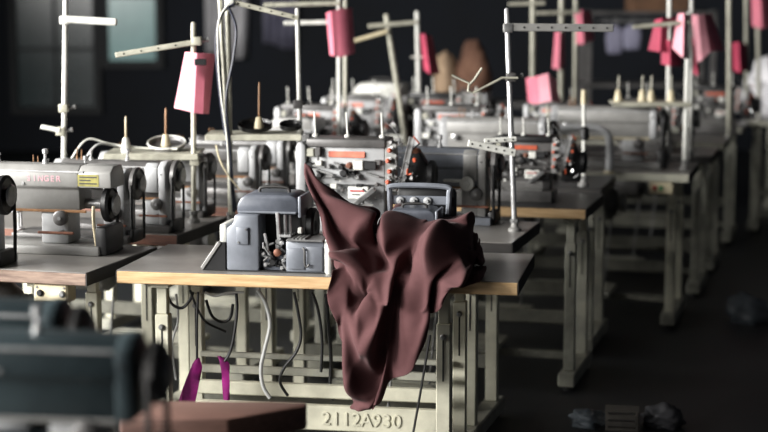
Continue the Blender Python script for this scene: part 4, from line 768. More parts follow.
-96,-71,301,-96,-50,306,-99,-30,311,-103,-12,314,-108,2,317,-114,14,320,-115,24,315,-116,38,306,-118,52,299,-128,74,292,-136,105,287,-141,139,286,-144,173,289,-142,208,
296,-134,242,307,-116,275,321,-83,306,337,-42,332,350,1,347,357,40,350,362,78,346,364,109,332,369,139,317,376,173,309,387,204,308,393,230,307,394,253,306,393,273,303,390,
290,304,389,293,316,388,305,321,391,328,321,393,359,320,392,397,320,381,436,323,363,471,319,341,499,307,315,522,303,287,540,299,265,558,301,249,574,294,240,586,281,233,
598,272,227,612,262,229,634,265,221,654,257,203,652,230,184,639,196,156,650,163,158,-36,-204,176,-43,-197,182,-44,-180,189,-51,-164,198,-61,-148,208,-68,-131,215,-74,
-114,221,-79,-97,228,-78,-78,235,-76,-59,241,-72,-39,249,-67,-19,260,-65,-1,272,-65,15,287,-68,28,305,-75,38,323,-83,43,341,-89,46,354,-98,53,356,-102,66,348,-101,85,341,
-104,113,337,-105,144,337,-104,175,341,-98,205,350,-86,234,360,-60,262,373,-26,285,384,9,300,390,43,306,397,77,308,404,108,309,408,134,302,410,161,294,414,192,291,417,
218,293,418,240,296,417,263,297,419,283,300,420,292,310,423,293,327,427,303,340,435,330,342,441,369,342,441,414,339,427,458,335,404,496,324,376,522,304,342,546,301,304,
561,296,274,574,294,257,590,294,247,601,278,241,607,262,240,621,253,236,637,257,228,659,245,214,664,219,196,647,183,166,647,148,175,-16,-202,186,-24,-184,191,-30,-165,
198,-41,-147,205,-48,-129,214,-54,-109,221,-55,-88,229,-55,-67,233,-51,-46,231,-43,-28,228,-36,-10,232,-30,8,242,-26,22,257,-26,35,274,-29,48,294,-36,59,315,-46,69,338,
-57,74,364,-66,77,386,-71,81,395,-71,95,392,-65,115,390,-60,140,394,-55,164,401,-46,188,409,-28,210,418,0,228,429,27,240,439,53,249,447,79,255,453,104,261,457,128,269,
460,151,275,460,176,279,459,202,280,456,224,280,451,246,285,443,269,287,441,288,298,442,295,317,450,293,335,456,310,351,461,348,359,464,395,360,464,444,354,457,491,341,
438,526,318,404,551,297,363,575,297,319,588,291,287,593,284,274,604,288,259,609,271,253,617,255,252,629,250,241,637,246,234,659,230,224,670,204,207,655,169,178,651,133,
226,-30,-198,229,-37,-183,232,-36,-163,236,-39,-143,238,-39,-122,244,-39,-100,250,-40,-76,251,-35,-55,250,-28,-34,249,-29,-15,250,-32,1,258,-23,12,268,-13,21,284,-12,34,
300,-17,46,318,-26,57,339,-35,63,359,-47,69,381,-49,78,402,-45,89,420,-47,105,429,-41,120,432,-28,137,437,-14,154,441,4,169,443,28,181,448,52,190,454,75,197,459,97,202,
462,117,206,466,135,210,469,153,217,473,167,226,476,181,239,477,200,252,473,225,263,468,248,273,462,272,281,459,293,294,459,300,316,463,303,337,468,334,353,473,379,361,
475,430,358,474,481,347,467,527,329,454,560,305,421,584,288,377,606,289,333,611,278,304,609,271,286,621,280,265,626,270,262,623,258,260,623,244,252,640,231,247,664,215,
235,676,189,218,663,155,192,656,119,293,-72,-207,292,-68,-192,293,-61,-175,293,-55,-156,293,-51,-135,295,-44,-113,298,-40,-89,300,-38,-65,301,-39,-43,302,-46,-26,304,-46,
-12,310,-45,2,322,-45,14,335,-48,24,352,-54,33,368,-62,43,389,-62,51,408,-63,63,425,-60,78,438,-53,93,448,-44,110,455,-30,125,458,-10,138,460,14,149,462,36,162,466,55,
174,471,74,186,475,91,194,479,108,197,482,122,198,485,135,196,486,152,197,486,174,198,484,193,204,485,210,217,484,233,236,478,257,252,471,277,264,465,290,284,464,302,308,
472,324,329,477,367,343,480,416,347,482,468,341,479,518,327,472,561,308,457,592,287,424,614,272,381,635,273,342,633,266,326,617,259,304,628,262,281,637,255,272,639,244,
270,634,228,264,646,213,258,669,197,247,680,173,231,671,142,207,662,108,347,-128,-180,340,-118,-178,336,-111,-172,333,-104,-161,333,-98,-144,334,-93,-123,337,-91,-100,
341,-91,-78,347,-95,-58,353,-101,-39,358,-108,-23,364,-118,-9,376,-125,3,392,-128,10,412,-129,19,433,-128,32,446,-122,48,457,-113,65,466,-99,83,471,-80,99,472,-58,114,
472,-29,123,470,3,129,468,33,140,471,53,156,475,73,169,478,91,182,484,105,185,489,118,183,492,129,185,493,140,190,496,151,191,497,173,189,494,195,186,492,219,194,490,245,
211,485,268,228,477,286,244,472,304,269,468,329,292,476,357,309,481,402,320,484,452,323,484,504,315,479,551,300,470,585,281,451,604,261,416,627,252,385,651,256,357,647,
251,349,624,249,324,628,242,301,641,236,285,654,227,279,652,212,275,654,195,270,672,180,261,685,159,245,681,130,227,672,100,378,-144,-128,370,-145,-136,364,-145,-138,360,
-145,-134,360,-145,-120,364,-142,-101,372,-140,-81,379,-145,-64,386,-156,-50,395,-167,-35,406,-179,-23,420,-190,-13,435,-198,-6,449,-200,-1,462,-196,8,475,-189,26,482,
-176,47,488,-155,65,493,-128,83,494,-97,96,492,-60,101,489,-19,105,483,19,111,478,51,121,480,67,146,483,80,166,482,101,174,485,117,170,489,129,168,490,137,173,492,147,
175,495,161,176,497,182,172,498,205,171,495,229,180,493,256,192,488,279,208,483,300,227,478,324,252,473,358,270,476,390,287,482,434,294,483,485,294,481,534,285,475,577,
270,462,600,252,437,609,234,405,631,229,394,652,239,376,659,241,363,638,235,346,629,223,323,644,216,306,663,211,295,666,197,290,664,180,284,677,165,276,689,146,264,689,
122,250,683,94,368,-134,-136,378,-132,-114,383,-138,-101,384,-145,-93,387,-153,-82,395,-160,-68,406,-162,-50,420,-169,-36,431,-182,-25,445,-193,-16,452,-210,-12,459,-224,
-9,467,-237,-6,478,-241,-3,489,-235,7,499,-221,27,506,-198,48,512,-168,66,515,-131,79,514,-90,83,510,-41,85,505,7,92,497,42,95,490,70,101,490,85,127,494,87,155,493,103,
166,490,120,155,488,138,149,488,153,155,491,166,157,491,182,160,494,200,158,495,223,160,493,246,169,493,272,178,489,293,192,486,317,211,482,345,230,478,381,247,474,417,
263,475,461,272,474,510,272,472,556,262,467,592,242,454,612,223,425,622,209,408,641,209,410,655,224,399,668,236,380,657,225,368,641,208,345,649,197,328,668,194,315,671,
183,306,671,166,299,680,151,295,693,136,288,697,115,277,696,92,362,-106,-102,380,-107,-80,399,-108,-60,411,-114,-48,413,-123,-45,416,-136,-42,431,-153,-30,445,-167,-21,
453,-177,-16,459,-191,-13,465,-213,-12,473,-230,-9,483,-240,-6,495,-238,-2,506,-228,12,515,-208,32,522,-180,51,526,-144,66,527,-102,77,525,-55,87,521,-4,94,514,40,91,506,
69,82,500,92,85,502,99,109,506,102,135,505,121,155,503,137,158,500,154,150,496,172,143,493,190,140,491,208,144,490,226,149,491,246,153,491,268,159,491,291,166,488,313,
178,486,336,192,481,364,206,478,398,221,477,436,235,475,481,242,471,527,241,467,569,231,457,596,217,441,620,200,426,639,194,419,655,197,424,670,210,416,686,225,394,682,
216,386,661,198,367,658,182,349,674,179,333,673,168,320,670,151,315,681,137,316,696,125,315,702,110,311,696,91,372,-91,-30,384,-91,-29,397,-85,-27,410,-82,-24,423,-87,
-20,423,-104,-21,439,-122,-16,454,-132,-13,460,-140,-13,467,-158,-13,474,-180,-11,483,-198,-8,494,-203,-5,505,-194,-2,515,-179,10,523,-157,29,528,-128,46,531,-92,62,532,
-49,78,529,-2,88,524,38,86,518,69,77,512,95,71,511,111,80,515,106,98,518,117,117,517,140,135,514,160,149,510,177,156,508,193,157,504,212,153,501,231,149,498,250,148,494,
270,148,492,290,151,489,310,156,488,331,164,486,354,173,483,380,184,481,412,196,478,450,205,474,493,209,469,538,208,463,578,200,445,605,190,429,631,182,427,653,181,425,
672,185,430,689,195,428,705,209,406,705,205,398,684,187,385,672,169,362,681,163,345,672,155,332,667,136,327,680,120,332,695,109,340,708,100,344,714,89,355,-72,3,366,-59,
0,377,-49,-6,394,-47,-8,415,-51,-7,428,-66,-6,443,-79,-7,458,-87,-7,465,-94,-8,472,-109,-8,477,-128,-5,484,-141,0,493,-139,5,502,-123,5,511,-105,11,519,-85,23,524,-58,36,
528,-24,50,531,15,63,530,51,70,525,78,69,519,100,66,517,117,67,521,125,79,526,124,97,529,136,113,527,154,128,524,171,138,522,187,140,520,202,142,515,221,144,510,243,145,
506,266,146,501,288,146,496,309,146,492,329,146,489,349,149,487,369,154,484,393,161,481,423,169,478,459,176,474,501,179,469,546,177,460,583,172,445,615,169,431,642,166,
427,667,167,429,688,171,433,707,180,438,715,193,422,722,195,410,707,178,395,691,160,367,686,149,356,664,144,346,670,124,341,682,104,344,691,88,354,705,79,367,719,74,354,
-54,-2,357,-43,-8,374,-34,-9,396,-30,-8,419,-29,-5,439,-34,-2,451,-49,-2,461,-59,-2,469,-65,-2,475,-68,1,475,-77,11,477,-80,24,484,-73,32,490,-56,34,497,-37,36,504,-17,
42,511,7,49,517,36,54,521,65,53,523,91,49,522,115,51,520,130,57,523,138,68,529,143,88,535,150,108,538,162,123,539,173,131,538,183,137,538,194,139,533,211,135,526,230,127,
519,249,121,512,274,123,505,300,127,498,324,130,492,343,133,489,362,133,486,381,135,483,401,139,480,428,145,476,463,150,472,505,152,466,549,152,460,589,152,453,626,154,
441,655,155,439,680,160,441,702,164,445,720,169,453,725,182,439,736,187,421,727,170,400,710,152,376,691,138,371,659,131,360,676,114,358,685,89,358,690,68,368,700,56,377,
709,44,363,-53,-37,383,-46,-27,402,-43,-18,422,-40,-10,442,-36,-6,456,-35,-3,460,-42,-2,466,-41,-1,469,-40,1,470,-33,12,471,-31,29,472,-24,44,475,-14,57,478,-1,64,482,15,
66,486,34,68,492,55,67,496,75,61,501,92,50,507,113,46,512,141,49,517,154,66,524,157,87,530,161,108,536,174,120,539,190,122,544,197,117,548,202,123,551,210,133,547,225,
131,539,242,119,529,263,109,519,288,106,508,317,109,499,341,116,494,360,126,490,376,121,486,390,117,483,407,118,478,430,123,473,464,128,468,505,130,464,550,131,460,594,
136,457,635,142,455,668,150,456,693,159,457,709,169,459,724,169,461,739,175,451,754,178,429,745,159,406,724,140,389,693,128,379,657,116,364,671,99,371,683,76,379,690,59,
388,689,41,396,693,25,410,-24,-41,426,-29,-27,442,-28,-18,454,-29,-12,460,-35,-9,465,-40,-7,469,-35,-4,473,-29,-1,475,-25,7,477,-14,20,480,-7,33,481,3,42,480,14,46,478,
26,45,475,37,44,474,51,48,476,69,54,480,89,61,488,106,66,497,121,67,503,146,68,512,155,86,522,168,106,531,179,115,538,181,112,544,173,112,551,175,110,556,182,114,558,198,
115,554,222,112,547,251,108,536,281,104,524,313,99,512,341,102,501,360,115,496,379,124,492,396,120,489,407,112,486,418,106,481,439,105,476,472,110,472,514,117,468,557,
120,464,600,127,462,641,140,462,677,152,463,703,161,463,718,174,465,732,176,465,753,171,456,766,167,435,754,149,412,727,129,403,688,124,387,662,106,364,663,86,380,679,66,
398,689,52,406,685,37,406,671,33,449,-45,-28,455,-48,-23,460,-48,-20,466,-47,-17,472,-48,-14,477,-52,-10,481,-51,-5,483,-43,0,483,-25,8,484,-3,20,483,14,30,477,18,31,471,
19,33,467,25,40,465,33,45,466,44,50,468,60,60,472,80,70,480,104,76,488,130,75,497,156,86,510,172,102,524,191,109,535,193,107,543,170,101,550,154,100,558,159,96,562,173,
96,562,192,95,557,219,95,549,256,93,539,298,87,527,335,92,515,358,110,503,369,124,499,391,118,495,411,114,491,423,111,488,434,105,485,453,97,478,483,94,474,522,103,472,
564,117,469,602,135,466,641,153,466,677,165,468,705,172,469,724,180,470,742,179,469,760,168,461,761,156,445,742,143,425,719,120,419,685,116,397,665,97,375,655,80,393,676,
66,409,694,52,420,687,43,432,675,33,462,-79,-32,466,-85,-29,470,-88,-26,476,-88,-22,482,-88,-17,487,-84,-12,491,-73,-6,493,-50,-1,492,-23,12,489,5,26,483,26,26,475,31,24,
467,35,28,463,38,29,461,45,30,461,58,35,464,72,46,468,91,58,475,118,67,483,148,79,495,172,96,511,192,104,527,199,102,540,189,95,550,169,93,557,158,85,563,163,78,566,179,
79,565,202,80,561,238,82,554,285,85,542,328,86,528,358,98,516,374,122,504,387,132,502,407,118,498,425,109,494,437,105,490,449,106,487,470,99,482,497,91,477,530,100,476,
570,114,472,607,135,469,645,154,471,678,166,472,706,171,474,728,173,474,745,167,471,756,153,463,747,144,452,724,138,438,708,114,435,679,106,413,657,92,390,651,81,403,671,
71,419,691,62,436,689,53,440,679,45,472,-108,-35,477,-111,-32,482,-112,-28,489,-109,-24,495,-98,-19,501,-83,-13,504,-66,-7,504,-39,0,501,-17,17,494,9,27,487,36,27,478,46,
27,470,49,24,465,50,21,463,61,21,462,74,24,465,89,34,470,108,46,474,140,60,482,171,77,497,193,88,514,203,89,529,194,85,542,175,84,553,167,82,560,171,70,565,179,63,569,
195,65,568,227,68,564,273,76,556,321,88,543,359,92,528,383,105,515,397,130,503,409,139,503,424,124,498,435,115,496,446,110,494,462,107,490,486,102,485,511,98,481,534,111,
480,572,120,476,611,136,474,650,147,475,683,155,477,706,159,478,727,157,476,742,148,471,746,136,464,729,134,458,706,132,454,697,110,449,674,97,429,645,95,405,643,91,412,
649,77,423,666,67,436,676,64,446,682,73,481,-101,-33,488,-113,-31,496,-118,-27,503,-107,-22,510,-85,-17,514,-65,-12,517,-50,-6,515,-33,3,510,-12,17,502,21,21,493,47,24,
484,50,21,476,61,21,471,68,26,469,76,30,469,87,25,471,107,27,474,131,39,479,163,53,486,194,68,501,201,73,518,201,71,533,196,71,546,180,75,554,175,67,560,189,60,566,202,
55,571,225,55,572,267,65,568,317,78,557,360,86,541,392,89,528,412,112,515,423,137,502,431,145,501,436,131,497,440,126,496,455,122,493,472,117,490,494,111,489,518,111,486,
535,125,486,573,129,484,611,139,481,646,150,479,678,150,479,701,143,479,720,136,477,732,129,471,727,125,466,710,125,462,690,126,460,686,112,458,675,103,448,650,107,425,
647,106,416,633,96,422,631,80,436,637,74,456,643,74,495,-86,-30,503,-100,-26,510,-106,-22,515,-99,-17,521,-77,-12,527,-54,-8,528,-40,-2,524,-22,8,518,7,24,510,37,35,500,
59,33,492,68,28,485,78,31,481,88,30,479,96,35,478,110,33,479,132,29,480,159,35,484,187,47,492,210,59,506,213,60,522,207,57,536,202,61,548,199,69,553,196,58,559,207,50,
565,231,48,570,270,52,572,316,60,566,362,70,552,398,76,539,427,92,528,442,122,516,447,146,504,450,149,503,442,136,498,453,133,495,470,131,493,484,123,494,496,113,495,514,
117,493,532,130,493,566,133,492,603,134,486,634,134,483,662,132,482,683,128,479,697,125,476,705,127,472,702,131,469,694,124,466,687,121,463,681,113,462,676,104,460,666,
110,451,661,119,441,646,120,434,635,112,434,625,106,430,614,100,514,-79,-24,516,-82,-20,522,-82,-15,527,-82,-11,532,-70,-7,537,-50,-3,537,-30,9,533,1,22,528,35,27,521,60,
30,512,78,26,504,93,27,497,102,27,493,112,30,489,123,38,487,140,39,487,161,36,486,187,35,487,212,44,496,222,52,509,225,50,522,225,55,535,222,67,545,221,69,550,224,58,558,
241,55,563,276,55,566,317,55,565,359,56,559,402,61,548,437,75,538,462,101,527,473,128,515,475,148,507,470,141,509,457,129,503,469,127,500,482,128,498,487,117,499,496,107,
498,509,112,498,529,118,498,555,118,494,584,114,491,612,110,486,634,113,481,650,119,478,662,124,475,671,123,471,672,127,470,676,124,469,681,118,468,680,109,468,677,108,
469,669,105,468,668,104,467,661,106,465,656,107,462,649,109,461,643,114,535,-81,-18,533,-74,-14,535,-69,-10,540,-62,-7,543,-50,-3,546,-31,9,546,-2,28,544,33,31,540,63,27,
533,85,26,524,104,26,517,119,26,510,131,25,503,143,25,498,155,28,494,170,32,493,189,35,493,210,38,493,232,43,499,243,53,509,248,54,519,246,66,530,243,73,539,243,65,547,
259,60,554,284,55,559,321,48,560,358,45,554,394,49,548,434,60,543,472,80,536,497,106,524,507,130,513,504,146,511,491,138,515,477,125,509,482,120,505,488,117,503,491,108,
502,500,101,502,511,105,501,526,99,498,540,96,495,558,92,493,579,91,487,597,95,483,610,107,479,621,116,475,634,114,472,644,115,471,653,115,472,666,111,475,672,106,477,
680,104,478,684,99,479,684,95,480,682,91,479,685,90,476,687,93,473,689,93,554,-78,-12,550,-75,-8,549,-67,-5,551,-46,-2,552,-20,8,552,7,23,554,39,35,552,71,36,549,99,31,
543,121,26,535,141,27,527,155,31,519,168,31,511,179,29,504,186,22,498,199,22,496,215,25,497,230,31,498,247,37,501,262,50,506,269,62,513,266,74,522,266,69,532,276,59,542,
300,54,550,329,40,554,363,30,554,399,35,546,435,46,539,471,61,536,507,79,530,532,103,520,541,125,511,531,135,515,515,132,517,501,121,512,500,119,510,499,110,509,501,103,
506,503,98,505,508,94,503,513,84,499,516,83,496,525,80,491,538,77,486,552,83,481,567,93,477,586,94,473,606,96,469,616,104,470,631,101,473,651,97,479,663,98,483,674,100,
485,684,95,487,688,101,488,696,106,489,707,109,487,713,117,483,716,128,569,-58,-8,565,-68,-4,560,-58,3,558,-28,18,558,10,30,560,47,27,561,80,25,560,111,26,558,139,28,552,
164,29,545,185,28,536,197,39,525,209,37,516,211,29,510,210,28,503,222,29,499,237,21,496,250,24,494,260,34,495,272,49,497,282,66,505,288,69,515,295,57,525,312,45,536,335,
33,544,367,24,548,406,25,549,445,39,544,481,52,535,513,60,528,541,75,522,565,95,513,568,113,508,550,114,514,542,117,519,526,110,515,517,113,512,519,109,512,511,98,510,
505,94,506,499,90,501,495,86,496,491,81,490,492,78,485,499,71,480,510,71,474,526,77,470,549,78,467,573,78,462,589,88,463,616,85,468,639,82,477,652,84,483,666,88,488,676,
88,491,690,98,494,705,113,496,713,130,493,711,146,489,699,160,582,-65,-5,576,-62,3,570,-39,17,568,3,28,567,47,34,568,86,33,570,120,27,570,152,25,567,182,24,561,208,26,
552,229,31,542,239,42,531,239,36,523,228,28,514,230,26,507,246,30,502,263,24,496,276,28,491,287,32,489,298,42,490,307,56,498,319,60,508,333,56,518,350,42,527,372,28,535,
404,25,540,444,31,541,485,39,539,523,50,531,555,60,521,577,68,514,594,83,507,592,95,504,575,95,510,568,97,516,550,93,516,537,94,510,534,97,510,524,91,510,505,83,506,489,
78,499,476,79,493,466,77,486,464,74,480,468,69,474,478,64,470,493,60,466,515,58,467,536,62,464,557,66,463,588,65,464,619,61,471,641,63,479,655,72,486,660,86,492,671,98,
495,684,116,496,693,135,493,695,143,488,688,146,587,-81,-2,583,-52,12,579,-7,20,576,41,29,575,85,39,577,126,40,578,162,36,577,196,38,574,226,33,567,252,34,556,269,40,546,
265,40,537,249,32,527,240,24,515,251,26,507,273,32,499,290,27,493,305,34,489,319,37,485,329,38,484,338,46,489,350,55,499,364,54,509,382,43,519,406,35,527,439,27,533,476,
32,533,518,40,529,557,48,523,590,55,516,610,59,509,616,67,503,613,75,499,600,79,503,586,78,509,568,75,514,559,77,509,548,76,506,535,75,507,512,67,503,490,63,497,472,63,
492,458,60,485,455,55,479,460,50,475,468,42,473,483,38,471,497,41,470,513,49,471,534,54,468,557,53,465,586,48,466,613,45,473,632,51,479,639,68,484,644,87,486,657,105,486,
671,119,487,684,123,489,691,131,595,-65,8,590,-22,21,587,29,24,584,79,34,583,125,43,584,168,47,585,207,47,583,240,47,578,270,42,570,292,39,560,293,38,552,271,33,541,255,
25,528,259,26,515,274,27,505,298,31,498,315,34,493,333,35,489,346,33,486,357,32,483,367,36,483,376,46,490,390,52,501,409,46,512,434,40,520,466,35,526,501,35,525,543,39,
520,582,44,515,613,46,511,631,49,504,634,54,498,630,58,493,619,62,494,599,61,502,590,61,510,586,61,509,567,55,503,545,55,503,520,51,503,500,48,498,480,45,492,468,43,487,
463,39,482,465,32,478,472,28,478,483,34,477,495,43,476,512,47,478,528,45,474,540,40,469,559,40,466,579,35,468,600,34,470,613,45,471,620,62,473,630,75,475,641,84,478,650,
88,480,655,92,602,-36,22,596,15,24,592,67,27,589,119,32,589,166,36,590,210,41,589,248,41,585,281,38,579,306,35,572,312,31,565,293,29,555,273,24,541,273,23,525,282,31,512,
298,23,501,320,27,497,341,40,493,361,34,492,368,24,491,375,20,488,384,24,485,388,33,486,407,42,493,429,45,504,454,40,513,483,29,518,524,21,518,568,24,516,605,29,510,624,
34,505,635,38,500,641,41,495,636,41,491,626,41,492,609,41,496,597,44,503,603,45,505,592,41,503,570,38,504,543,39,506,524,46,503,505,38,499,494,30,493,491,25,487,492,21,
485,497,29,484,503,38,483,513,42,482,522,40,481,531,31,479,541,32,476,552,34,472,563,35,471,575,31,472,586,31,469,589,39,468,592,46,470,597,51,473,603,51,474,600,41,604,
1,16,600,52,24,596,106,17,593,158,18,591,207,20,590,249,21,585,283,20,581,311,18,577,320,16,574,306,32,570,280,17,554,289,19,537,295,33,519,307,38,507,326,18,495,344,25,
498,372,40,494,388,33,498,382,28,499,382,22,496,391,17,489,395,22,482,409,24,489,433,29,502,452,25,504,493,13,506,540,14,509,583,15,512,618,16,506,617,22,501,632,24,499,
630,33,497,642,26,491,634,21,493,615,18,491,594,21,498,601,26,500,609,20,508,601,28,513,580,24,516,561,40,516,541,33,509,540,22,503,536,32,499,538,23,498,533,37,496,542,
37,494,539,23,489,549,20,486,560,25,482,565,27,479,568,31,477,566,33,477,569,41,480,576,35,480,584,44,481,585,48,483,579,53,486,589,63,487,604,73,]
gq = [(GPTS[k]/2000, GPTS[k+1]/2000, GPTS[k+2]/2000) for k in range(0, len(GPTS), 3)]
gme = bpy.data.meshes.new('draped_garment')
gme.from_pydata(gq, [], [(a*GN+b_, (a+1)*GN+b_, (a+1)*GN+b_+1, a*GN+b_+1) for a in range(GN-1) for b_ in range(GN-1)])
gme.polygons.foreach_set('use_smooth', [True]*len(gme.polygons)); gme.materials.append(MATS['cloth'])
garment = bpy.data.objects.new('draped_garment', gme); C.objects.link(garment)
def t1(x, y, z=TOPZ): return Matrix.Translation(T1.location) @ Matrix.Rotation(-R(10), 4, 'Z') @ Vector((x, y, z))
garment.location = t1(.225, -.275, .753); garment.rotation_euler = (0, 0, -R(10))
gm = garment.modifiers.new('thickness', 'SOLIDIFY'); gm.thickness = .0035; gm.offset = 0
gm = garment.modifiers.new('smooth', 'SUBSURF'); gm.levels = 2; gm.render_levels = 2
tag(garment, 'dark brown garment heaped over the front table, one corner hanging down', 'garment')
def lerp_tab(tab, v):
    if v <= tab[0][0]: return tab[0][1]
    for (a, fa), (b_, fb) in zip(tab, tab[1:]):
        if v <= b_: t = (v-a)/(b_-a); t = t*t*(3-2*t); return fa+(fb-fa)*t
    return tab[-1][1]
wp = MB().lathe([(.014, 0), (.014, .1), (.011, .106)], (lambda p: (p.x, p.y, TOPZ))(G(329, 273.5)), (0,0,1), 16).build('white_post', 'white')
tag(wp, 'short white post on the table between overlock and brown garment', 'post'); 

# ------------------------------------------------------------------ cables, hose and rags under the front table
CG = 'cables hanging under the front table'
def cable(name, pts, Y, r, m, label, cat='cable', group=CG):
    return tag(MB().tube(curve_pts([W(x, y, Y) for x, y in pts], 8), r, 8).build(name, m), label, cat, group)
cable('hose', [(258, 290), (266, 305), (270, 325), (265, 348), (261, 368), (263, 386), (270, 398)], 5.46, .0065, 'cable_grey', 'pale grey hose curling down from the front table', 'hose')
cable('cable', [(294, 292), (298, 312), (301, 335), (296, 352), (284, 368), (280, 382), (288, 396)], 5.5, .005, 'black', 'black cable curling beside the pale grey hose, under the overlock')
cable('cable', [(236, 292), (237, 310), (234, 335), (230, 352), (224, 362)], 5.48, .005, 'black', 'black cable bent above the shorter magenta rag')
cable('cable', [(190, 290), (197, 308), (206, 322), (222, 330), (226, 332)], 5.5, .004, 'black', 'thin black cable slung sideways between the left legs')
cable('cable', [(205, 292), (215, 296), (228, 293), (244, 292)], 5.47, .004, 'cable_grey', 'short grey cable looped right under the plywood edge')
cable('cable', [(430, 335), (426, 360), (420, 395), (412, 440)], 5.42, .004, 'black', 'black cord hanging left of the right front leg')
cable('cable', [(326, 294), (329, 330), (331, 360), (330, 390), (334, 400)], 5.6, .006, 'black', 'black cable hanging left of the brown garment point')
cable('cable', [(166, 292), (172, 304), (182, 308), (190, 300), (193, 292)], 5.55, .005, 'black', 'black cable drooping between the two left legs, nearest the plywood corner')
cable('cable', [(206, 300), (212, 316), (222, 322), (230, 318), (233, 304)], 5.52, .005, 'black', 'black cable sagging just right of the longer magenta rag')
cable('cable', [(312, 292), (318, 310), (322, 340), (321, 372)], 5.58, .005, 'black', 'straight black cable between the curling cable and the brown garment')
cable('cable', [(176, 294), (178, 320), (172, 345), (176, 380)], 5.6, .004, 'cable_grey', 'thin grey cable beside the left front leg')
def rag(pts, wds, Y, label):
    mb = MB(); P = curve_pts([(x, y, 0) for x, y in pts], 6); n = len(P); vs = []; fs = []
    for i, p in enumerate(P):
        wd = lerp_tab([(k/(len(wds)-1), v) for k, v in enumerate(wds)], i/(n-1))
        for k in range(10):
            a = 2*math.pi*k/10; c = W(p.x, p.y, Y); rr = wd*(1+.25*math.sin(3*a+i*.3)); vs.append(c+Vector((rr*math.cos(a), rr*.5*math.sin(a), 0)))
    for i in range(n-1):
        for k in range(10): fs.append((i*10+k, i*10+(k+1) % 10, i*10+10+(k+1) % 10, i*10+10+k))
    fs += [tuple(range(10)), tuple(range((n-1)*10, n*10))]
    return tag(mb.add(vs, fs).build('rag', 'magenta', angle=60), label, 'rag', 'magenta rags tied under the front table')
cable('cable', [(198, 292), (197, 320), (197, 345), (197, 362)], 5.44, .004, 'black', 'black cord that the longer magenta rag hangs from')
rag([(198, 358), (195, 370), (191, 388), (187, 410)], [.006, .018, .024, .026], 5.44, 'longer magenta rag hanging under the left of the front table')
rag([(219, 356), (224, 364), (226, 378), (227, 400)], [.006, .014, .012, .01], 5.48, 'shorter magenta rag, right of the longer one')

# ------------------------------------------------------------------ stool in the foreground
BZ = .6
bp = [G(x, y, BZ) for x, y in ((120, 420), (228, 419), (306, 406), (307, 402), (120, 400))]; bc = sum(bp, Vector())/5
stool = empty('wooden_bench', (bc.x, bc.y, 0))
MB().prism([(p.x-bc.x, p.y-bc.y) for p in bp], BZ-.062, BZ, 'z').build('seat', 'bench', stool, .006, 2)
for sx in (-.2, .12):
    for sy in (-.045, .045): MB().bar((sx*1.1, sy*1.3, 0), (sx, sy, BZ-.062), .032, .032).build('leg', 'ply_brown', stool, .003)
MB().box(-.19, .11, -.012, .012, .22, .26).build('stretcher', 'ply_brown', stool, .003)
tag(stool, 'narrow wooden bench with a cut-off corner, blurred in front of the tables', 'bench')

# ------------------------------------------------------------------ background
def window_far(name, x0, x1, y0, y1, m, nx=2, nz=2):
    a, b_ = W(x0, y1, YB-.05), W(x1, y0, YB-.05); wo = struct(empty(name, a))
    wd, ht = b_.x-a.x, b_.z-a.z
    fr = MB().box(-.06, 0, -.03, .03, -.06, ht+.06).box(wd, wd+.06, -.03, .03, -.06, ht+.06).box(0, wd, -.03, .03, -.06, 0).box(0, wd, -.03, .03, ht, ht+.06)
    fr.build('window_frame', 'frame_dark', wo)
    for i in range(nx):
        for k in range(nz): MB().box(wd*i/nx+.015, wd*(i+1)/nx-.015, -.006, .006, ht*k/nz+.015, ht*(k+1)/nz-.015).build('pane', m, wo)
    for i in range(1, nx): MB().box(wd*i/nx-.015, wd*i/nx+.015, -.02, .02, 0, ht).build('mullion', 'frame_dark', wo)
    for k in range(1, nz):
        for i in range(nx): MB().box(wd*i/nx+.015, wd*(i+1)/nx-.015, -.02, .02, ht*k/nz-.015, ht*k/nz+.015).build('glazing_bar', 'frame_dark', wo)
window_far('window_6', 108, 155, -70, 62, 'glass_pale', 1, 2)
window_far('window_7', 18, 92, -70, 108, 'glass_dim', 2, 3)
def curtain(name, x0, x1, ytop, ybot, Y, m, label, folds=5, amp=.04, cat='curtain', group=None):
    a, b_ = W(x0, ytop, Y), W(x1, ytop, Y); zb = W(x0, ybot, Y).z; n = folds*8; mb = MB(); vs = []; fs = []
    o = empty(name, (a.x, a.y, zb))
    for bk in (0, 1):
        for i in range(n+1):
            u = i/n
            for j in range(5):
                q = j/4; vs.append((u*(b_.x-a.x)*(1-.1*q), amp*math.sin(u*folds*6.28+.4*j)*(.6+.4*q)+bk*.006, (a.z-zb)*(1-q)+.03*math.sin(u*5+1)*q))
    N = (n+1)*5
    for i in range(n):
        for j in range(4): p = i*5+j; fs += [(p, p+1, p+6, p+5), (N+p, N+p+5, N+p+6, N+p+1)]
    for i in range(n): p = i*5; fs += [(p, p+5, N+p+5, N+p), (p+4, N+p+4, N+p+9, p+9)]
    for j in range(4): fs += [(j, N+j, N+j+1, j+1)]; p = n*5+j; fs += [(p, p+1, N+p+1, N+p)]
    mb.add(vs, fs).build('cloth_panel', m, o, angle=180)
    MB().cyl((-.05, 0, a.z-zb+.012), (b_.x-a.x+.05, 0, a.z-zb+.012), .012).build('hanging_rod', 'grey_dark', o)
    return tag(o, label, cat, group)
curtain('hanging_cloth', 204, 250, -60, 56, 16.9, 'linen', 'pale grey cloth hanging on the back wall behind the cabled pole', 4)
curtain('hanging_cloth', 262, 300, -60, 46, 16.9, 'lilac', 'dim lilac cloth hanging on the back wall, right of the pale one', 4)
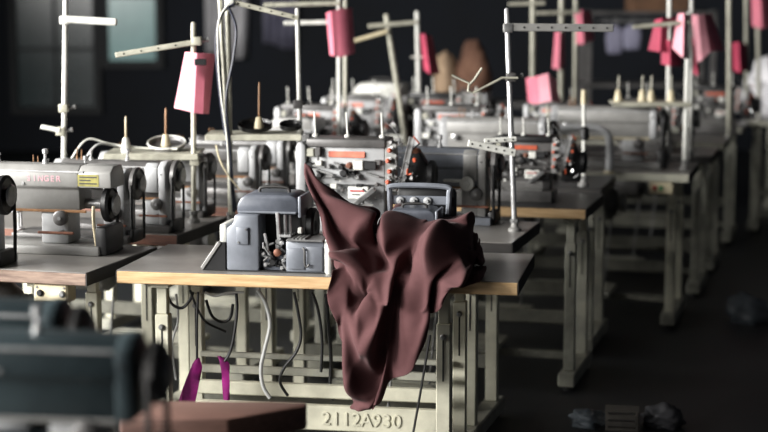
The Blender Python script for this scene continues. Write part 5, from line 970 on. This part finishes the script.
# garment rack at the back right
rk = empty('storage_rack', (W(588, 100, 12.6).x, 12.6, 0)); x1 = W(712, 100, 12.6).x-rk.location.x; zt = W(600, 13, 12.6).z
for x in (0, x1):
    for y in (0, .45): MB().box(x-.02, x+.02, y-.02, y+.02, 0, zt+.02).build('post', 'grey_dark', rk, .003)
for zz in (zt, .9, .25): MB().box(-.02, x1+.02, -.02, .47, zz-.012, zz+.012).build('shelf', 'grey_dark', rk, .003)
MB().cyl((0, .1, zt-.06), (x1, .1, zt-.06), .012).build('hanging_rail', 'steel', rk)
tag(rk, 'dark metal storage rack at the back right holding a brown box', 'rack')
p = W(632, 12, 12.6); q = W(690, -22, 12.6)
cb = empty('cardboard_box', ((p.x+q.x)/2, 12.8, zt+.012)); hw = (q.x-p.x)/2
MB().box(-hw, hw, -.18, .18, 0, .28).build('box_body', 'card', cb, .004)
for s in (-1, 1): MB().box(-hw, hw, s*.09-.088, s*.09+.088, .281, .285).build('flap', 'card', cb)
MB().box(-hw*.99, hw*.99, -.025, .025, .2855, .2875).build('packing_tape', 'bone', cb)
tag(cb, 'brown cardboard box on top of the storage rack', 'box')
def hung(px0, px1, y1, m, label):
    a = W(px0, 20, 12.7); b_ = W(px1, 20, 12.7); zb = W(px0, y1, 12.7).z; o = empty('hanging_garment', ((a.x+b_.x)/2, 12.7, zb)); h = zt-.075-zb; w_ = (b_.x-a.x)/2
    MB().prism([(-w_*.8, 0), (w_*.8, 0), (w_, h*.55), (w_*.9, h*.8), (w_*.3, h*.95), (-w_*.3, h*.95), (-w_*.9, h*.8), (-w_, h*.55)], -.04, .04, 'y').build('garment_body', m, o, .03, 3, 180)
    MB().tube(curve_pts([(0, 0, h*.93), (0, 0, h+.005), (.015, 0, h+.035), (-.01, 0, h+.03)], 4), .004).build('hanger_hook', 'steel', o)
    return tag(o, label, 'garment', 'garments on the storage rack')
hung(606, 624, 54, 'lilac', 'lilac-grey garment hanging at the left of the storage rack')
hung(622, 642, 50, 'lilac', 'lilac-grey garment hanging under the brown box')
def heap(name, px, py, Y, base_z, wd, dp, ht, m, label, cat, seed, group=None):
    p = W(px, py, Y); rnd = random.Random(seed); bm = bmesh.new(); bmesh.ops.create_icosphere(bm, subdivisions=4, radius=1)
    ph = [rnd.uniform(0, 6.3) for _ in range(9)]
    for v in bm.verts:
        c = v.co; d_ = 1+.14*math.sin(c.x*4+ph[0]+2*c.y)+.1*math.sin(c.y*6+ph[1]+3*c.z)+.08*math.sin(c.z*9+ph[2]+c.x*5)+.05*math.sin(c.x*13+ph[3]-c.z*11)
        c = c*(1+(d_-1)*(.45 if 'fabric' in name else 1)); zz = max(c.z, -.55); v.co = (c.x*wd/2, c.y*dp/2, (zz+.55)/1.55*ht)
    me = bpy.data.meshes.new(name); bm.to_mesh(me); bm.free(); me.polygons.foreach_set('use_smooth', [True]*len(me.polygons)); me.materials.append(MATS[m])
    o = bpy.data.objects.new(name, me); C.objects.link(o); o.location = (p.x, Y, base_z)
    return tag(o, label, cat, group)
heap('fabric_heap', 474, 60, 12.9, TOPZ, .28, .3, .46, 'fabric_brown', 'rounded brown fabric heap far behind the zigzag thread guide', 'fabric', 3)
heap('fabric_heap', 446, 60, 12.9, TOPZ, .18, .22, .38, 'fabric_sand', 'sand coloured fabric heap left of the brown one', 'fabric', 5)
heap('cloth_bag', 764, 90, 11.75, TOPZ, .3, .3, .36, 'linen', 'pale cloth bag on the far table at the right edge', 'bag', 8)
heap('plastic_bag', 748, 330, 8.3, 0, .2, .2, .13, 'plastic_bag', 'crumpled clear plastic bag on the floor by the right edge', 'plastic bag', 11)
heap('plastic_bag', 588, 430, 6.3, 0, .13, .14, .06, 'plastic_bag', 'crumpled clear plastic bag on the floor at the bottom edge', 'plastic bag', 12)
heap('sack', 663, 430, 6.3, 0, .17, .16, .075, 'sack', 'grey sack lying on the floor beside the slatted crate', 'sack', 13)
p = G(622, 428, 0); cr = empty('slatted_crate', (p.x, p.y, 0), -R(10))
MB().box(-.06, .06, -.05, .05, 0, .012).build('bottom_board', 'crate', cr)
for sx in (-1, 1): MB().box(sx*.055-.005, sx*.055+.005, -.05, .05, .012, .07).build('end_board', 'crate', cr, .001)
for k in range(4): MB().box(-.062, .062, -.048+k*.026, -.03+k*.026, .07, .076).build('slat', 'crate', cr, .001)
for k in range(2): MB().box(-.05, .05, -.052, -.047, .018+k*.026, .036+k*.026).build('slat', 'crate', cr, .001)
tag(cr, 'small slatted crate on the floor at the bottom edge', 'crate')
# bent tube and pale cover details of the far flatbed machine
bt = empty('bent_tube', G(609, 173)); 
MB().tube(curve_pts([(-.28, 0, .21), (-.1, 0, .215), (-.03, 0, .2), (0, 0, .15), (0, 0, 0.0)], 8), .019, 12).build('tube', 'grey_pale', bt)
MB().lathe([(.026, 0), (.026, .008), (.016, .014)], (0,0,0), (0,0,1), 14).build('flange', 'bone', bt)
tag(bt, 'cream bent tube in front of the far grey flatbed machine', 'tube')
